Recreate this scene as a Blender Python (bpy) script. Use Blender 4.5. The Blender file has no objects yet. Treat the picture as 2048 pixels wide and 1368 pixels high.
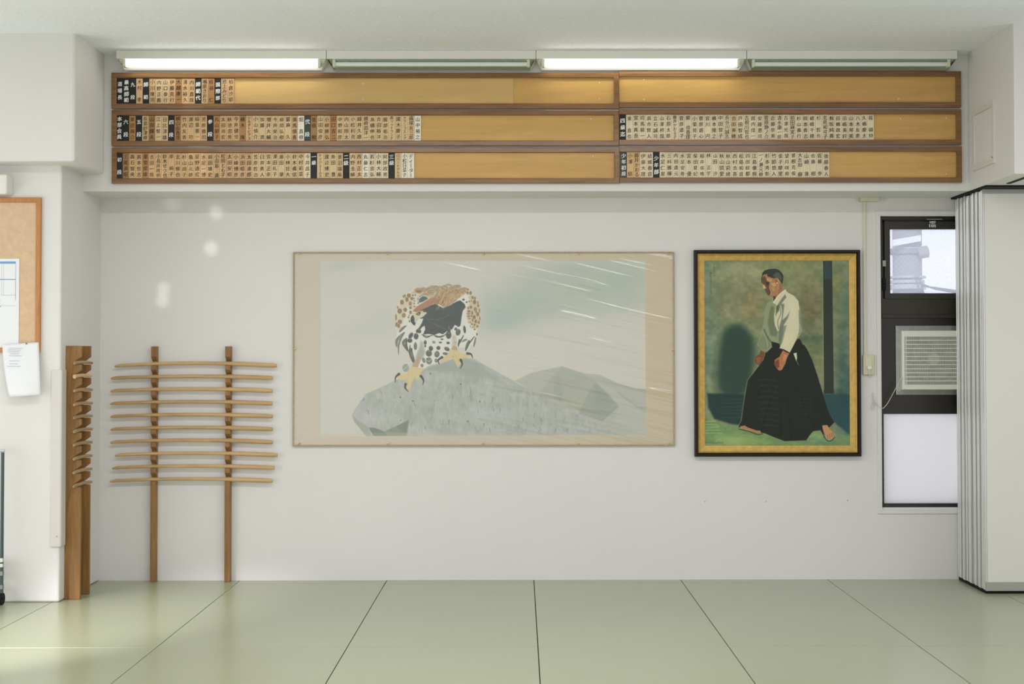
import numpy as np, math
import bpy, bmesh, math, random
import numpy as np
from mathutils import Matrix, Vector
SC = bpy.context.scene
COL = SC.collection
# ------------------------------------------------------------------ camera
F = 2740.0; EYE = 1.43; YW = 8.78           # focal length in pixels of a 2048 wide frame, eye height, distance of the back wall
YAW, PITCH, ROLL = math.radians(.27), math.radians(1.3), math.radians(-.06)
R = Matrix.Rotation(-YAW, 3, 'Z') @ Matrix.Rotation(math.pi/2+PITCH, 3, 'X') @ Matrix.Rotation(ROLL, 3, 'Z')
def raw(v):
    q = R.transposed() @ Vector(v); return F*q.x/-q.z, -F*q.y/-q.z
_a = raw((0, 1, 0)); SX = 1040-1024-_a[0]; SY = 712-684-_a[1]
cam = bpy.data.cameras.new('camera'); co = bpy.data.objects.new('camera', cam); COL.objects.link(co)
cam.sensor_width = 36; cam.lens = 36*F/2048; cam.shift_x = -SX/2048; cam.shift_y = SY/2048; cam.clip_start = .05; cam.clip_end = 200
co.matrix_world = Matrix.Translation((0, 0, EYE)) @ R.to_4x4(); SC.camera = co
def U(px, py, Y=None, X=None, Z=None):      # the place in the room that a measured point of the photograph corresponds to
    d = R @ Vector(((px-1024-SX)/F, -(py-684-SY)/F, -1))
    t = Y/d.y if Y is not None else X/d.x if X is not None else (Z-EYE)/d.z
    return Vector((d.x*t, d.y*t, EYE+d.z*t))
def rect(x0, y0, x1, y1, Y):
    a, b, c, d = U(x0, y0, Y), U(x1, y0, Y), U(x0, y1, Y), U(x1, y1, Y)
    return (a.x+c.x)/2, (b.x+d.x)/2, (c.z+d.z)/2, (a.z+b.z)/2       # X0 X1 Z0 Z1
# ------------------------------------------------------------------ world, lights, exposure
W = bpy.data.worlds.new('sky'); SC.world = W; W.use_nodes = True
W.node_tree.nodes['Background'].inputs[0].default_value = (.98, .968, 1, 1)
W.node_tree.nodes['Background'].inputs[1].default_value = 1.12
SC.view_settings.view_transform = 'Standard'; SC.view_settings.look = 'None'; SC.view_settings.gamma = 1; SC.view_settings.exposure = 0.02
SC.view_settings.use_curve_mapping = False
def light(name, kind, loc, to, power, color=(1, 1, 1), **k):
    l = bpy.data.lights.new(name, kind); l.energy = power; l.color = color
    for a, b in k.items(): setattr(l, a, b)
    o = bpy.data.objects.new(name, l); COL.objects.link(o); o.location = loc
    o.rotation_euler = (Vector(to)-Vector(loc)).to_track_quat('-Z', 'Y').to_euler(); return o
light('daylight_left_windows', 'AREA', (-4.9, 5.6, .95), (0, 6.4, .2), 28, (1, .985, .98), shape='RECTANGLE', size=3.0, size_y=1.2)
light('ceiling_lamps_row', 'AREA', (-.2, 5.5, 3.16), (-.2, 5.5, 0), 80, (1, .985, .99), shape='RECTANGLE', size=4.6, size_y=.12)
light('sun', 'SUN', (0, -8, 6), (2.2, 0, .6), 4.4, (1, .97, .98), angle=.01)
light('sun_patch_spot', 'SPOT', (-4.6, 3.2, 2.3), (-2.55, 7.0, 0), 2000, (1, .95, .97), spot_size=math.radians(19), spot_blend=1, shadow_soft_size=.03)  # spot lamp added to stand in for sun falling on the left floor
# small unseen spot lamps added in the room to imitate reflected sun glints
for i, (x, y, p, s) in enumerate([(422, 497, 520, .85), (327, 578, 420, .4), (325, 602, 420, .35), (432, 425, 420, 1.0), (398, 300, 300, 1.6), (345, 405, 160, 1.3), (385, 205, 420, 1.5), (405, 345, 300, 1.2), (320, 350, 160, 1.0)]):
    t = U(x, y, 8.4 if y < 384 else YW)
    light('glint_spot', 'SPOT', (-2.2+.1*i, 2.0, 1.0), t, p, (1, .95, .9) if y < 384 else (1, .99, .97), spot_size=math.radians(s), spot_blend=1, shadow_soft_size=.02)
# ---------- a small painter: colours are laid into a numpy canvas that becomes the paint of a canvas mesh ----------
def lin(c):
    c = np.asarray(c, dtype=float)/255.0
    return np.where(c <= .04045, c/12.92, ((c+.055)/1.055)**2.4)
def spline(P, n=6, closed=True):
    P = np.asarray(P, float); m = len(P); out = []
    for i in range(m if closed else m-1):
        if closed: a, b, c, d = P[i-1], P[i], P[(i+1) % m], P[(i+2) % m]
        else: a, b, c, d = P[max(i-1, 0)], P[i], P[i+1], P[min(i+2, m-1)]
        for k in range(n):
            t = k/n
            out.append(.5*((2*b)+(-a+c)*t+(2*a-5*b+4*c-d)*t*t+(-a+3*b-3*c+d)*t**3))
    if not closed: out.append(P[-1])
    return np.array(out)
def vnoise(h, w, sx, sy, seed):
    r = np.random.RandomState(seed); gh, gw = int(h/sy)+3, int(w/sx)+3
    g = r.rand(gh, gw); y = np.arange(h)/sy; x = np.arange(w)/sx
    yi = y.astype(int); xi = x.astype(int); fy = (y-yi)[:, None]; fx = (x-xi)[None, :]
    fy = fy*fy*(3-2*fy); fx = fx*fx*(3-2*fx)
    A = g[yi][:, xi]; B = g[yi][:, xi+1]; C = g[yi+1][:, xi]; D = g[yi+1][:, xi+1]
    return (A*(1-fx)+B*fx)*(1-fy)+(C*(1-fx)+D*fx)*fy
class Canvas:
    def __init__(s, x0, y0, x1, y1, S, col):
        s.x0, s.y0, s.S = x0, y0, S
        s.w = int(round((x1-x0)*S)); s.h = int(round((y1-y0)*S))
        s.a = np.zeros((s.h, s.w, 3)); s.a[:] = col
    def box(s, X0, Y0, X1, Y1, pad):
        i0 = max(0, int((X0-pad-s.x0)*s.S)); i1 = min(s.w, int((X1+pad-s.x0)*s.S)+2)
        j0 = max(0, int((Y0-pad-s.y0)*s.S)); j1 = min(s.h, int((Y1+pad-s.y0)*s.S)+2)
        if i1 <= i0 or j1 <= j0: return None
        X = s.x0+(np.arange(i0, i1)+.5)/s.S; Y = s.y0+(np.arange(j0, j1)+.5)/s.S
        return i0, i1, j0, j1, X[None, :], Y[:, None]
    def mix(s, b, m, col):
        i0, i1, j0, j1 = b[:4]
        s.a[j0:j1, i0:i1] = s.a[j0:j1, i0:i1]*(1-m[..., None])+np.asarray(col, float)*m[..., None]
    def sd(s, P, b):
        X, Y = b[4], b[5]; d = np.full((Y.shape[0], X.shape[1]), 1e9); ins = np.zeros(d.shape, bool)
        for i in range(len(P)):
            x1, y1 = P[i-1]; x2, y2 = P[i]; dx, dy = x2-x1, y2-y1; L = dx*dx+dy*dy+1e-12
            t = np.clip(((X-x1)*dx+(Y-y1)*dy)/L, 0, 1)
            d = np.minimum(d, (X-x1-t*dx)**2+(Y-y1-t*dy)**2)
            if y1 != y2:
                ins ^= ((y1 > Y) != (y2 > Y)) & (X < (x2-x1)*(Y-y1)/(y2-y1)+x1)
        d = np.sqrt(d); return np.where(ins, d, -d)
    def poly(s, P, col, soft=.8, al=1., sm=False, tex=None):
        P = spline(P) if sm else np.asarray(P, float)
        b = s.box(P[:, 0].min(), P[:, 1].min(), P[:, 0].max(), P[:, 1].max(), soft)
        if b is None: return
        m = np.clip(.5+s.sd(P, b)/soft, 0, 1)*al
        if tex is not None: m = m*tex[b[2]:b[3], b[0]:b[1]]
        s.mix(b, m, col)
    def stroke(s, P, w, col, al=1., soft=.7, w2=None, sm=True):
        P = spline(P, 5, False) if sm and len(P) > 2 else np.asarray(P, float)
        w2 = w if w2 is None else w2; mw = max(w, w2)
        b = s.box(P[:, 0].min(), P[:, 1].min(), P[:, 0].max(), P[:, 1].max(), mw+soft)
        if b is None: return
        X, Y = b[4], b[5]; m = np.zeros((Y.shape[0], X.shape[1])); n = len(P)-1
        for i in range(n):
            x1, y1 = P[i]; x2, y2 = P[i+1]; dx, dy = x2-x1, y2-y1; L = dx*dx+dy*dy+1e-12
            t = np.clip(((X-x1)*dx+(Y-y1)*dy)/L, 0, 1); r = (w+(w2-w)*(i+t)/n)/2
            m = np.maximum(m, np.clip(.5+(r-np.hypot(X-x1-t*dx, Y-y1-t*dy))/soft, 0, 1))
        s.mix(b, m*al, col)
    def ell(s, cx, cy, rx, ry, col, al=1., rot=0., soft=.8):
        R = max(rx, ry); b = s.box(cx-R, cy-R, cx+R, cy+R, soft)
        if b is None: return
        c, q = math.cos(rot), math.sin(rot); u = (b[4]-cx)*c+(b[5]-cy)*q; v = -(b[4]-cx)*q+(b[5]-cy)*c
        k = np.sqrt((u/rx)**2+(v/ry)**2)
        s.mix(b, np.clip(.5+(1-k)*min(rx, ry)/soft, 0, 1)*al, col)
    def blob(s, cx, cy, rx, ry, col, al=1., rot=0.):
        R = max(rx, ry)*2.4; b = s.box(cx-R, cy-R, cx+R, cy+R, 0)
        if b is None: return
        c, q = math.cos(rot), math.sin(rot); u = (b[4]-cx)*c+(b[5]-cy)*q; v = -(b[4]-cx)*q+(b[5]-cy)*c
        s.mix(b, np.exp(-((u/rx)**2+(v/ry)**2))*al, col)
    def ntex(s, sx, sy, seed, lo=.0, hi=1.):
        n = .6*vnoise(s.h, s.w, sx*s.S, sy*s.S, seed)+.4*vnoise(s.h, s.w, sx*s.S/2.3, sy*s.S/2.3, seed+1)
        return np.clip((n-lo)/(hi-lo), 0, 1)
def zf(x0, y0, k): return lambda *p: [(x0+u/k, y0+v/k) for u, v in p]

def paint_hawk():
    S = 1.3
    z1, z2, z3, z4, z7 = zf(760, 540, 7.6), zf(760, 680, 8.533), zf(570, 490, 3.3375), zf(960, 490, 3.3375), zf(700, 700, 6.827)
    c = Canvas(586, 504, 1349, 892, S, (198, 186, 164))
    X = c.x0+np.arange(c.w)/S
    c.a += np.clip((X-900)/450, -.6, 1)[None, :, None]*np.array([-2, -5, -12.])
    # silk mount, then the painted sheet
    c.poly([(641, 521.5), (1291.5, 521.5), (1292.5, 873), (641.5, 873)], (203, 200, 188), .8)
    full = c.a.copy()
    T = (168, 180, 168)
    # pale washes of cloud
    for x, y, rx, ry, al, col in [(690, 530, 45, 9, .5, (176, 186, 170)), (725, 665, 60, 20, .30, (182, 190, 176)), (770, 640, 45, 28, .28, (178, 188, 176)),
            (1010, 640, 60, 28, .8, (163, 178, 170)), (1040, 600, 70, 28, .65, (160, 178, 170)), (1100, 560, 90, 30, .55, T), (1180, 580, 110, 45, .75, (170, 181, 164)),
            (1250, 560, 70, 40, .75, (168, 181, 166)), (1150, 535, 90, 20, .5, T), (1090, 620, 90, 20, .5, (168, 180, 168)), (1250, 610, 60, 15, .4, T), (980, 600, 22, 30, .35, (165, 180, 174))]:
        c.blob(x, y, rx, ry, col, al, -.12)
    c.blob(930, 570, 60, 30, (203, 199, 187), .4)
    # far ridge at the right
    rock = (176, 178, 165)
    sheet = np.zeros(c.a.shape[:2]); sheet[int(17.5*S):int(369*S), int(55*S):int(706*S)] = 1
    c.a = c.a*sheet[..., None]+full*(1-sheet[..., None])
    c.poly(z4((236, 908), (345, 855), (470, 830), (548, 811), (700, 860), (760, 866), (800, 868), (920, 925), (1040, 962), (1110, 965), (1110, 1275), (700, 1275), (400, 1010)), rock, 1, sm=False)
    c.poly(z4((548, 811), (470, 900), (400, 990), (690, 1120), (770, 915), (700, 868)), (164, 168, 154), 2.5, .75)
    c.poly(z4((520, 860), (490, 980), (540, 1060), (560, 980)), (150, 157, 145), 4, .5)
    c.poly(z4((768, 918), (690, 1060), (660, 1130), (820, 1180), (930, 1080), (850, 990)), (150, 157, 144), 2, .85)
    c.poly(z4((775, 930), (760, 1080), (900, 1060)), (143, 151, 138), 5, .5)
    c.poly(z4((770, 900), (850, 985), (930, 1080), (900, 1180), (1110, 1275), (1110, 1130), (920, 990), (830, 935)), (184, 186, 173), 3, .6)
    c.stroke(z4((925, 990), (1000, 1045), (1060, 1085), (1110, 1090)), 3.5, (150, 156, 143), .5, 3)
    c.blob(*z4((620, 1060))[0], 30, 8, (180, 178, 150), .6)
    # the big rock
    c.poly(z7((28, 880), (130, 720), (215, 605), (420, 515), (600, 425), (760, 370), (860, 350), (960, 300), (1070, 240), (1250, 190), (1380, 130), (1560, 110), (1700, 130))
           + z4((0, 785), (100, 840), (215, 905), (430, 1020), (700, 1155), (870, 1235), (960, 1275)) + z7((280, 1180), (60, 985)), (176, 180, 170), 1)
    n = c.ntex(9, 26, 5, .35, .8); n2 = c.ntex(30, 16, 9, .35, .8); n3 = c.ntex(3, 9, 15, .45, .9)
    rockP = z7((40, 880), (215, 610), (600, 430), (960, 310), (1380, 135), (1700, 135)) + z4((0, 790), (215, 905), (430, 1020), (700, 1155), (930, 1270)) + z7((500, 1170), (480, 1115))
    c.poly(rockP, (150, 155, 145), 4, .55, tex=n); c.poly(rockP, (190, 193, 188), 4, .5, tex=n2); c.poly(rockP, (140, 146, 137), 3, .35, tex=n3)
    c.poly(z7((1080, 260), (1380, 150), (1560, 120), (1700, 150))+z4((60, 840), (160, 930), (60, 900)), (152, 158, 148), 9, .7)
    c.blob(*z7((1150, 240))[0], 30, 9, (150, 157, 147), .6); c.blob(*z7((250, 900))[0], 26, 18, (190, 190, 192), .6)
    c.blob(*z4((150, 1150))[0], 90, 18, (182, 186, 182), .45)
    c.poly(z7((32, 895), (110, 960), (250, 1055), (290, 1180), (225, 1180), (140, 1080), (62, 985)), (161, 166, 152), 1)
    c.poly(z7((255, 1065), (320, 1062), (400, 1085), (490, 1125), (520, 1175), (325, 1175)), (121, 132, 117), 1)
    c.poly(z7((480, 1110), (640, 1040), (805, 962), (790, 1040), (772, 1175), (520, 1175), (495, 1130)), (138, 146, 124), 1)
    c.poly(z7((640, 1045), (805, 962), (780, 1150), (700, 1110)), (118, 127, 108), 4, .75)
    r = np.random.RandomState(4)
    for k in range(70):      # ink flecks on the rock
        x = r.uniform(725, 1150); y = r.uniform(775+max(0, (x-960)*.45), 860); L = r.uniform(1.5, 9)
        c.stroke([(x, y), (x+r.uniform(-1.5, 1.5), y+L*.5), (x+r.uniform(-2.5, 2.5), y+L)], r.uniform(.6, 1.6), (105, 112, 102), r.uniform(.25, .7), .8)
    c.stroke(z7((1640, 510), (1655, 560), (1640, 640), (1650, 700), (1665, 640), (1650, 580)), 1., (110, 117, 106), .6)
    for q in [(1515, 470), (1775, 710), (1610, 980), (1100, 325), (690, 650), (860, 700)]: c.ell(*z7(q)[0], 1.8, 1.8, (96, 103, 93), .8)
    c.poly([(641.5, 866), (1292, 866), (1292, 873), (641.5, 873)], (196, 184, 160), 4, .25)
    # ---- hawk ----
    W = (217, 215, 206); DK = (52, 62, 52); BR = (134, 110, 72)
    bodyL = z1((236, 760), (245, 640), (270, 540), (320, 430), (395, 355), (480, 320), (560, 290), (660, 278), (760, 252), (830, 241), (900, 258), (960, 262), (1030, 238), (1110, 244), (1170, 242),
               (1290, 266), (1350, 290), (1400, 360), (1460, 430), (1505, 510), (1532, 600), (1535, 720), (1522, 840), (1478, 925), (1482, 1000), (1455, 1100), (1425, 1195), (1400, 1130), (1340, 1220), (1298, 1252), (1290, 1180), (1190, 1180))
    low = z2((1330, 150), (1230, 190), (1160, 230), (1070, 320), (990, 395), (860, 430), (760, 490), (690, 480), (650, 470), (570, 385), (500, 230), (400, 70))
    c.poly(bodyL+low+z1((350, 1090), (330, 1060), (285, 1300), (262, 1180), (243, 1080), (262, 960), (240, 880)), W, 1.1)
    c.poly(z1((240, 760), (255, 620), (290, 520), (345, 410), (420, 350), (540, 330), (545, 640), (500, 640), (470, 560), (420, 560), (360, 760), (300, 900), (262, 930)), (204, 190, 158), 5, .75)
    c.poly(z1((1300, 290), (1350, 300), (1400, 370), (1460, 440), (1505, 520), (1528, 600), (1530, 720), (1516, 830), (1475, 910), (1400, 860), (1330, 760), (1320, 600), (1380, 470), (1300, 360)), (198, 180, 142), 4, .9)
    c.poly(z1((480, 345), (560, 296), (660, 284), (760, 258), (830, 247), (900, 262), (1030, 244), (1170, 248), (1290, 272), (1345, 300), (1290, 380), (1180, 440), (760, 430), (640, 380)), (190, 166, 126), 3, .85)
    # right leg shank, thigh shades
    c.poly(z1((620, 1080), (660, 1110), (690, 1250), (640, 1368), (540, 1368), (600, 1180)), (160, 166, 150), 5, .8)
    c.poly(z2((700, 120), (760, 200), (740, 280), (680, 330), (610, 350), (640, 230)), (160, 166, 150), 4, .8)
    c.poly(z1((1100, 990), (1160, 1000), (1175, 1200), (1100, 1220)), (186, 178, 158), 4, .8)
    # lower wing feathers, left and right
    def leaf(P, w, col=DK, al=.9): # tapered feather along P
        P = spline(P, 6, False); n = len(P); L = []; R = []
        for i, p in enumerate(P):
            t = i/(n-1); d = P[min(i+1, n-1)]-P[max(i-1, 0)]; d = d/(np.hypot(*d)+1e-9); ww = w*math.sin(math.pi*min(1, t*.93+.07))**.7/2
            L.append((p[0]-d[1]*ww, p[1]+d[0]*ww)); R.append((p[0]+d[1]*ww, p[1]-d[0]*ww))
        c.poly(L+R[::-1], col, .8, al)
    G = (112, 118, 103)
    for P, w, col in [(((390, 850), (330, 900), (290, 950)), 5, G), (((410, 840), (350, 900), (300, 950)), 1.6, DK), (((370, 950), (300, 1020), (250, 1090), (255, 1180)), 6, (120, 127, 113)),
            (((380, 945), (320, 1040), (285, 1160), (285, 1300)), 3.6, (88, 92, 78)), (((340, 1000), (300, 1080), (290, 1200)), 1.6, (160, 120, 90)), (((300, 1000), (262, 1060), (265, 1180)), 3, (100, 108, 95)),
            (((415, 1040), (370, 1080), (360, 1130), (420, 1240)), 5.5, (84, 92, 80)), (((410, 1060), (400, 1140), (440, 1260)), 4, DK), (((460, 1140), (455, 1200), (440, 1250)), 2.4, DK),
            (((480, 1190), (470, 1260), (500, 1360), (520, 1420)), 8, (60, 74, 60)),
            (((1275, 990), (1240, 1060), (1200, 1130), (1195, 1180)), 3, DK), (((1215, 1050), (1200, 1110), (1190, 1160)), 3.2, DK), (((1360, 1070), (1330, 1150), (1300, 1240)), 6, (80, 88, 74)),
            (((1440, 1010), (1380, 1090), (1330, 1160)), 2.6, DK), (((1460, 1020), (1440, 1110), (1425, 1180)), 3.6, (96, 102, 88)), (((1470, 960), (1478, 980), (1470, 1005)), 2.5, DK), (((1330, 1060), (1290, 1070), (1240, 1100)), 4, G)]:
        leaf(z1(*P), w, col)
    # white breast bib left of beak
    c.poly(z1((660, 750), (640, 850), (540, 930), (480, 960), (420, 1010), (370, 1040), (330, 1060), (390, 960), (430, 830), (530, 760)), W, 1)
    # dark throat / chest
    c.poly(z1((600, 600), (760, 540), (850, 515), (910, 555), (960, 580), (1050, 545), (1150, 490), (1220, 460), (1290, 520), (1305, 570), (1262, 620), (1245, 700), (1225, 850), (1195, 870), (1140, 835), (1095, 910), (1050, 880), (1010, 940), (960, 980), (900, 960), (830, 990), (740, 975), (655, 985), (690, 900), (680, 850), (640, 870), (590, 940), (560, 960), (545, 930), (600, 870), (640, 800), (660, 740), (610, 740), (600, 680)), DK, 1)
    c.stroke(z1((700, 620), (850, 600), (1000, 620), (1100, 640)), 3, (70, 80, 70), .5, 2); c.stroke(z1((690, 740), (850, 755), (960, 730), (1060, 680)), 1.2, (98, 106, 96), .7, 1.2)
    c.stroke(z1((760, 790), (880, 850), (1000, 905)), 2.2, (88, 96, 88), .6, 2); c.stroke(z1((700, 560), (900, 600), (1050, 560)), 2, (76, 86, 76), .6, 2)
    for P in [((640, 985), (720, 1010), (800, 995)), ((810, 975), (860, 1020), (940, 1020), (1000, 980)), ((660, 1005), (710, 1030), (760, 1010)), ((850, 1000), (900, 1015), (960, 1000))]: c.stroke(z1(*P), 1.8, DK, .9)
    for u, v, a, b_, rt, k in [(470, 1000, 30, 50, .5, 1), (550, 1010, 36, 48, 0, 1), (455, 1075, 38, 34, .2, 1), (590, 930, 40, 30, .4, 1), (1045, 990, 42, 60, 0, 1), (1048, 910, 30, 45, 0, 1), (1190, 950, 36, 50, .3, 0),
            (1155, 900, 24, 24, 0, 0), (1288, 908, 20, 58, -.1, 1), (690, 1105, 22, 34, 0, 1), (820, 1100, 26, 20, .3, 2), (945, 1055, 22, 12, 0, 1), (920, 1105, 24, 14, 0, 1), (1038, 1112, 26, 20, 0, 1),
            (540, 1160, 24, 56, 0, 0), (775, 1195, 32, 38, -.2, 1), (890, 1188, 30, 30, 0, 1), (1020, 1205, 44, 30, .5, 0), (745, 1270, 46, 50, -.2, 0), (868, 1285, 38, 48, .1, 0), (995, 1275, 38, 20, .1, 1),
            (1270, 450, 20, 18, 0, 1), (1215, 470, 16, 8, 0, 1), (1320, 490, 14, 12, 0, 1), (690, 1160, 14, 18, 0, 1), (1150, 1105, 8, 8, 0, 3), (735, 1362, 34, 20, .2, 0)]:
        x, y = z1((u, v))[0]; col = [(72, 80, 66), DK, (120, 127, 112), (130, 104, 88)][k]
        c.ell(x, y, a/7.6, b_/7.6, col, .92, rt)
        if k < 2 and a > 20: c.ell(x+.3, y-b_/7.6*.75, a/7.6*.35, b_/7.6*.5, (150, 152, 138), .5, rt)
    for u, v, a, b_, rt in [(750, 350, 26, 46, -.3), (610, 110, 24, 60, 0), (840, 360, 52, 60, 0), (960, 355, 26, 36, 0), (720, 440, 26, 30, -.3), (545, 270, 26, 66, -.15), (970, 250, 38, 50, 0), (1120, 240, 38, 22, 0)]:
        x, y = z2((u, v))[0]; c.ell(x, y, a/8.533, b_/8.533, (98, 105, 90), .85, rt); c.ell(x, y-1.5, a/17, b_/14, (140, 145, 130), .4, rt)
    c.stroke(z2((780, 330), (840, 370), (900, 300)), 1, W, .8)
    # spotted shoulders
    SP = [(440, 390, 30, 34), (380, 395, 14, 26), (500, 385, 16, 16), (410, 450, 26, 36), (485, 435, 26, 26), (335, 490, 30, 38), (462, 510, 24, 34), (540, 380, 12, 16), (300, 625, 36, 40), (385, 605, 28, 32), (362, 690, 32, 36),
          (465, 575, 20, 22), (465, 645, 20, 28), (305, 790, 34, 34), (245, 720, 12, 50), (255, 830, 20, 36), (285, 850, 22, 34), (270, 570, 10, 20), (520, 430, 10, 10), (522, 470, 12, 12), (520, 510, 13, 12), (524, 555, 16, 12), (435, 720, 14, 14),
          (450, 780, 12, 18), (445, 690, 10, 8), (360, 400, 14, 20), (590, 325, 45, 24),
          (1335, 350, 16, 26), (1380, 350, 18, 30), (1335, 295, 20, 16), (1410, 420, 18, 24), (1440, 490, 28, 36), (1445, 430, 14, 26), (1490, 500, 10, 28), (1385, 565, 20, 26), (1345, 580, 14, 20), (1452, 600, 26, 36), (1495, 545, 16, 26), (1515, 620, 10, 34),
          (1355, 630, 28, 18), (1350, 668, 30, 14), (1350, 706, 30, 14), (1362, 740, 28, 10), (1405, 655, 16, 30), (1435, 720, 26, 34), (1488, 675, 24, 36), (1520, 740, 10, 34), (1410, 765, 14, 22), (1458, 785, 22, 30), (1505, 800, 14, 26), (1400, 825, 14, 14),
          (1440, 835, 16, 16), (1485, 860, 18, 18), (1375, 800, 10, 10), (1440, 905, 14, 14), (1400, 880, 8, 8), (1350, 800, 6, 8), (1465, 640, 14, 20), (1395, 700, 12, 18), (1375, 860, 8, 8), (1425, 870, 10, 10), (1360, 480, 10, 14), (1390, 470, 8, 18)]
    for u, v, a, b_ in SP:
        x, y = z1((u, v))[0]; q = (u*7+v*13) % 5
        if 1300 < u or u < 480: c.ell(x, y, a/7.6+.7, b_/7.6+.7, (200, 184, 150), .8)
        c.ell(x, y, a/7.6*.95, b_/7.6*.95, (132+q*4, 110+q*3, 74+q*2), .95)
    # arcs along the nape
    for (cx, cy, R, k) in [(800, 290, 60, 3), (705, 340, 62, 3), (830, 320, 46, 2), (760, 380, 52, 3), (910, 290, 46, 2), (1040, 265, 60, 2), (1150, 275, 52, 3), (1240, 320, 54, 3), (1240, 370, 44, 2), (590, 330, 66, 2), (960, 300, 30, 2), (1290, 300, 36, 2), (660, 300, 40, 2), (740, 300, 40, 2), (880, 330, 50, 3), (1190, 262, 40, 2), (1100, 290, 44, 2), (980, 275, 46, 2), (1280, 345, 40, 2), (780, 345, 50, 3), (690, 385, 40, 2), (850, 272, 40, 2)]:
        for j in range(k):
            rr = (R-j*18)/7.6; x, y = z1((cx, cy))[0]
            c.stroke([(x+rr*math.cos(t)*1.05, y-rr*math.sin(t)*.85) for t in np.linspace(.2, 2.9, 7)], 1.35, (128, 106, 66), .95)
            c.stroke([(x+(rr+1.1)*math.cos(t)*1.05, y-(rr+1.1)*math.sin(t)*.85) for t in np.linspace(.2, 2.9, 7)], .7, (214, 200, 168), .8)
    c.ell(*z1((590, 330))[0], 5.4, 2.4, (150, 112, 78), .9)
    # brown crown sweeping to the beak
    c.poly(z1((500, 620), (560, 555), (650, 500), (740, 440), (820, 400), (880, 320), (960, 285), (1080, 275), (1190, 290), (1230, 330), (1225, 400), (1150, 470), (1050, 540), (970, 575), (925, 540), (880, 520), (800, 520), (730, 560), (640, 600), (560, 650), (510, 650)), (176, 146, 104), 1.2)
    c.poly(z1((500, 630), (560, 560), (660, 500), (760, 440), (840, 420), (900, 460), (880, 520), (800, 520), (720, 565), (620, 610), (550, 655)), (168, 118, 84), 3, .95)
    for k in range(120):
        u = r.uniform(870, 1220); v = r.uniform(290, 560)
        if v > 640-(u-870)*.55+10 or (u < 930 and v < 330): continue
        a = math.atan2(v-300, u-760)*.5+.9; L = r.uniform(30, 60)
        c.stroke(z1((u, v), (u-math.cos(a)*L*.4, v+math.sin(a)*L*.6), (u-math.cos(a)*L*1.1, v+math.sin(a)*L*.8)), .75, [(112, 90, 56), (206, 186, 148)][k % 2], .8)
    # blue green patch behind the eye, beak, eye, moustache
    c.poly(z1((560, 380), (640, 380), (720, 410), (735, 435), (640, 490), (600, 520), (565, 500), (555, 430)), (192, 194, 174), 2)
    c.poly(z1((610, 430), (650, 400), (700, 405), (732, 435), (690, 462), (640, 490), (600, 495), (592, 460)), (72, 90, 84), 1.6)
    for q in [(580, 440), (610, 400), (590, 490), (635, 385), (580, 510)]: c.ell(*z1(q)[0], 1.3, 1.3, (80, 98, 92), .8)
    c.poly(z1((475, 690), (500, 625), (550, 640), (600, 660), (640, 640), (700, 640), (712, 655), (640, 710), (600, 745), (540, 790), (545, 830), (510, 830), (480, 760)), (206, 198, 160), 1)
    c.poly(z1((465, 740), (480, 700), (510, 690), (525, 740), (525, 790), (545, 800), (530, 850), (500, 830), (470, 790)), (48, 54, 46), 1)
    c.poly(z1((525, 730), (580, 745), (560, 790), (535, 800)), (190, 192, 184), 1)
    c.poly(z1((545, 670), (600, 632), (625, 640), (605, 690), (570, 692)), (58, 54, 46), .8); c.ell(*z1((585, 670))[0], 2.6, 1.5, (152, 148, 158)); c.poly(z1((600, 628), (660, 615), (655, 645), (615, 650)), (196, 178, 140), .8)
    c.poly(z1((600, 735), (700, 640), (715, 655), (650, 715)), (205, 202, 190), .8)
    # white shoulder blaze on the right
    c.poly(z1((1185, 450), (1300, 360), (1370, 380), (1340, 420), (1260, 440), (1200, 475)), W, 2, .8)
    c.stroke(z1((1290, 620), (1270, 720), (1245, 850)), 4.5, W, .9, 2); c.stroke(z1((1300, 700), (1330, 860), (1400, 930)), 4, W, .8, 3)
    # feet
    Y = (208, 190, 138); Y2 = (186, 156, 112)
    c.poly(z2((620, 330), (700, 290), (690, 360), (650, 470), (545, 470), (560, 410)), (180, 156, 124), 1.5)
    c.poly(z2((540, 450), (630, 470), (690, 490), (740, 480), (765, 500), (700, 545), (690, 600), (655, 680), (620, 660), (590, 620), (560, 700), (530, 780), (500, 850), (465, 830), (440, 770), (450, 690), (340, 680), (300, 670), (330, 580), (460, 575), (490, 520)), Y, 1)
    c.poly(z2((1210, 170), (1250, 100), (1320, 120), (1330, 190)), Y2, 1.5)
    c.poly(z2((1200, 180), (1330, 180), (1400, 240), (1500, 240), (1540, 290), (1420, 310), (1400, 330), (1400, 400), (1330, 470), (1290, 400), (1250, 310), (1180, 330), (1090, 385), (1030, 380), (1060, 320), (1150, 250)), Y, 1)
    for P in [((325, 585), (270, 640), (262, 725)), ((440, 760), (430, 820), (485, 885)), ((700, 620), (745, 690), (735, 770)), ((1060, 300), (995, 350), (1015, 420)), ((1380, 345), (1405, 420), (1370, 495)), ((1495, 235), (1560, 250), (1585, 320))]:
        c.stroke(z2(*P), 5.4, (60, 60, 50), 1, .8, 1.0)
    c.ell(*z2((440, 480))[0], 6.6, 8, (140, 144, 132), .85); c.stroke(z2((390, 520), (500, 420)), .8, W, .9); c.stroke(z2((500, 520), (470, 650), (470, 780)), .6, (170, 150, 104), .7)
    c.stroke(z2((1250, 230), (1330, 320), (1340, 430)), .6, (170, 150, 104), .7); c.ell(*z2((1250, 288))[0], 1.3, 1.3, (140, 136, 110), .7)
    return c

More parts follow.
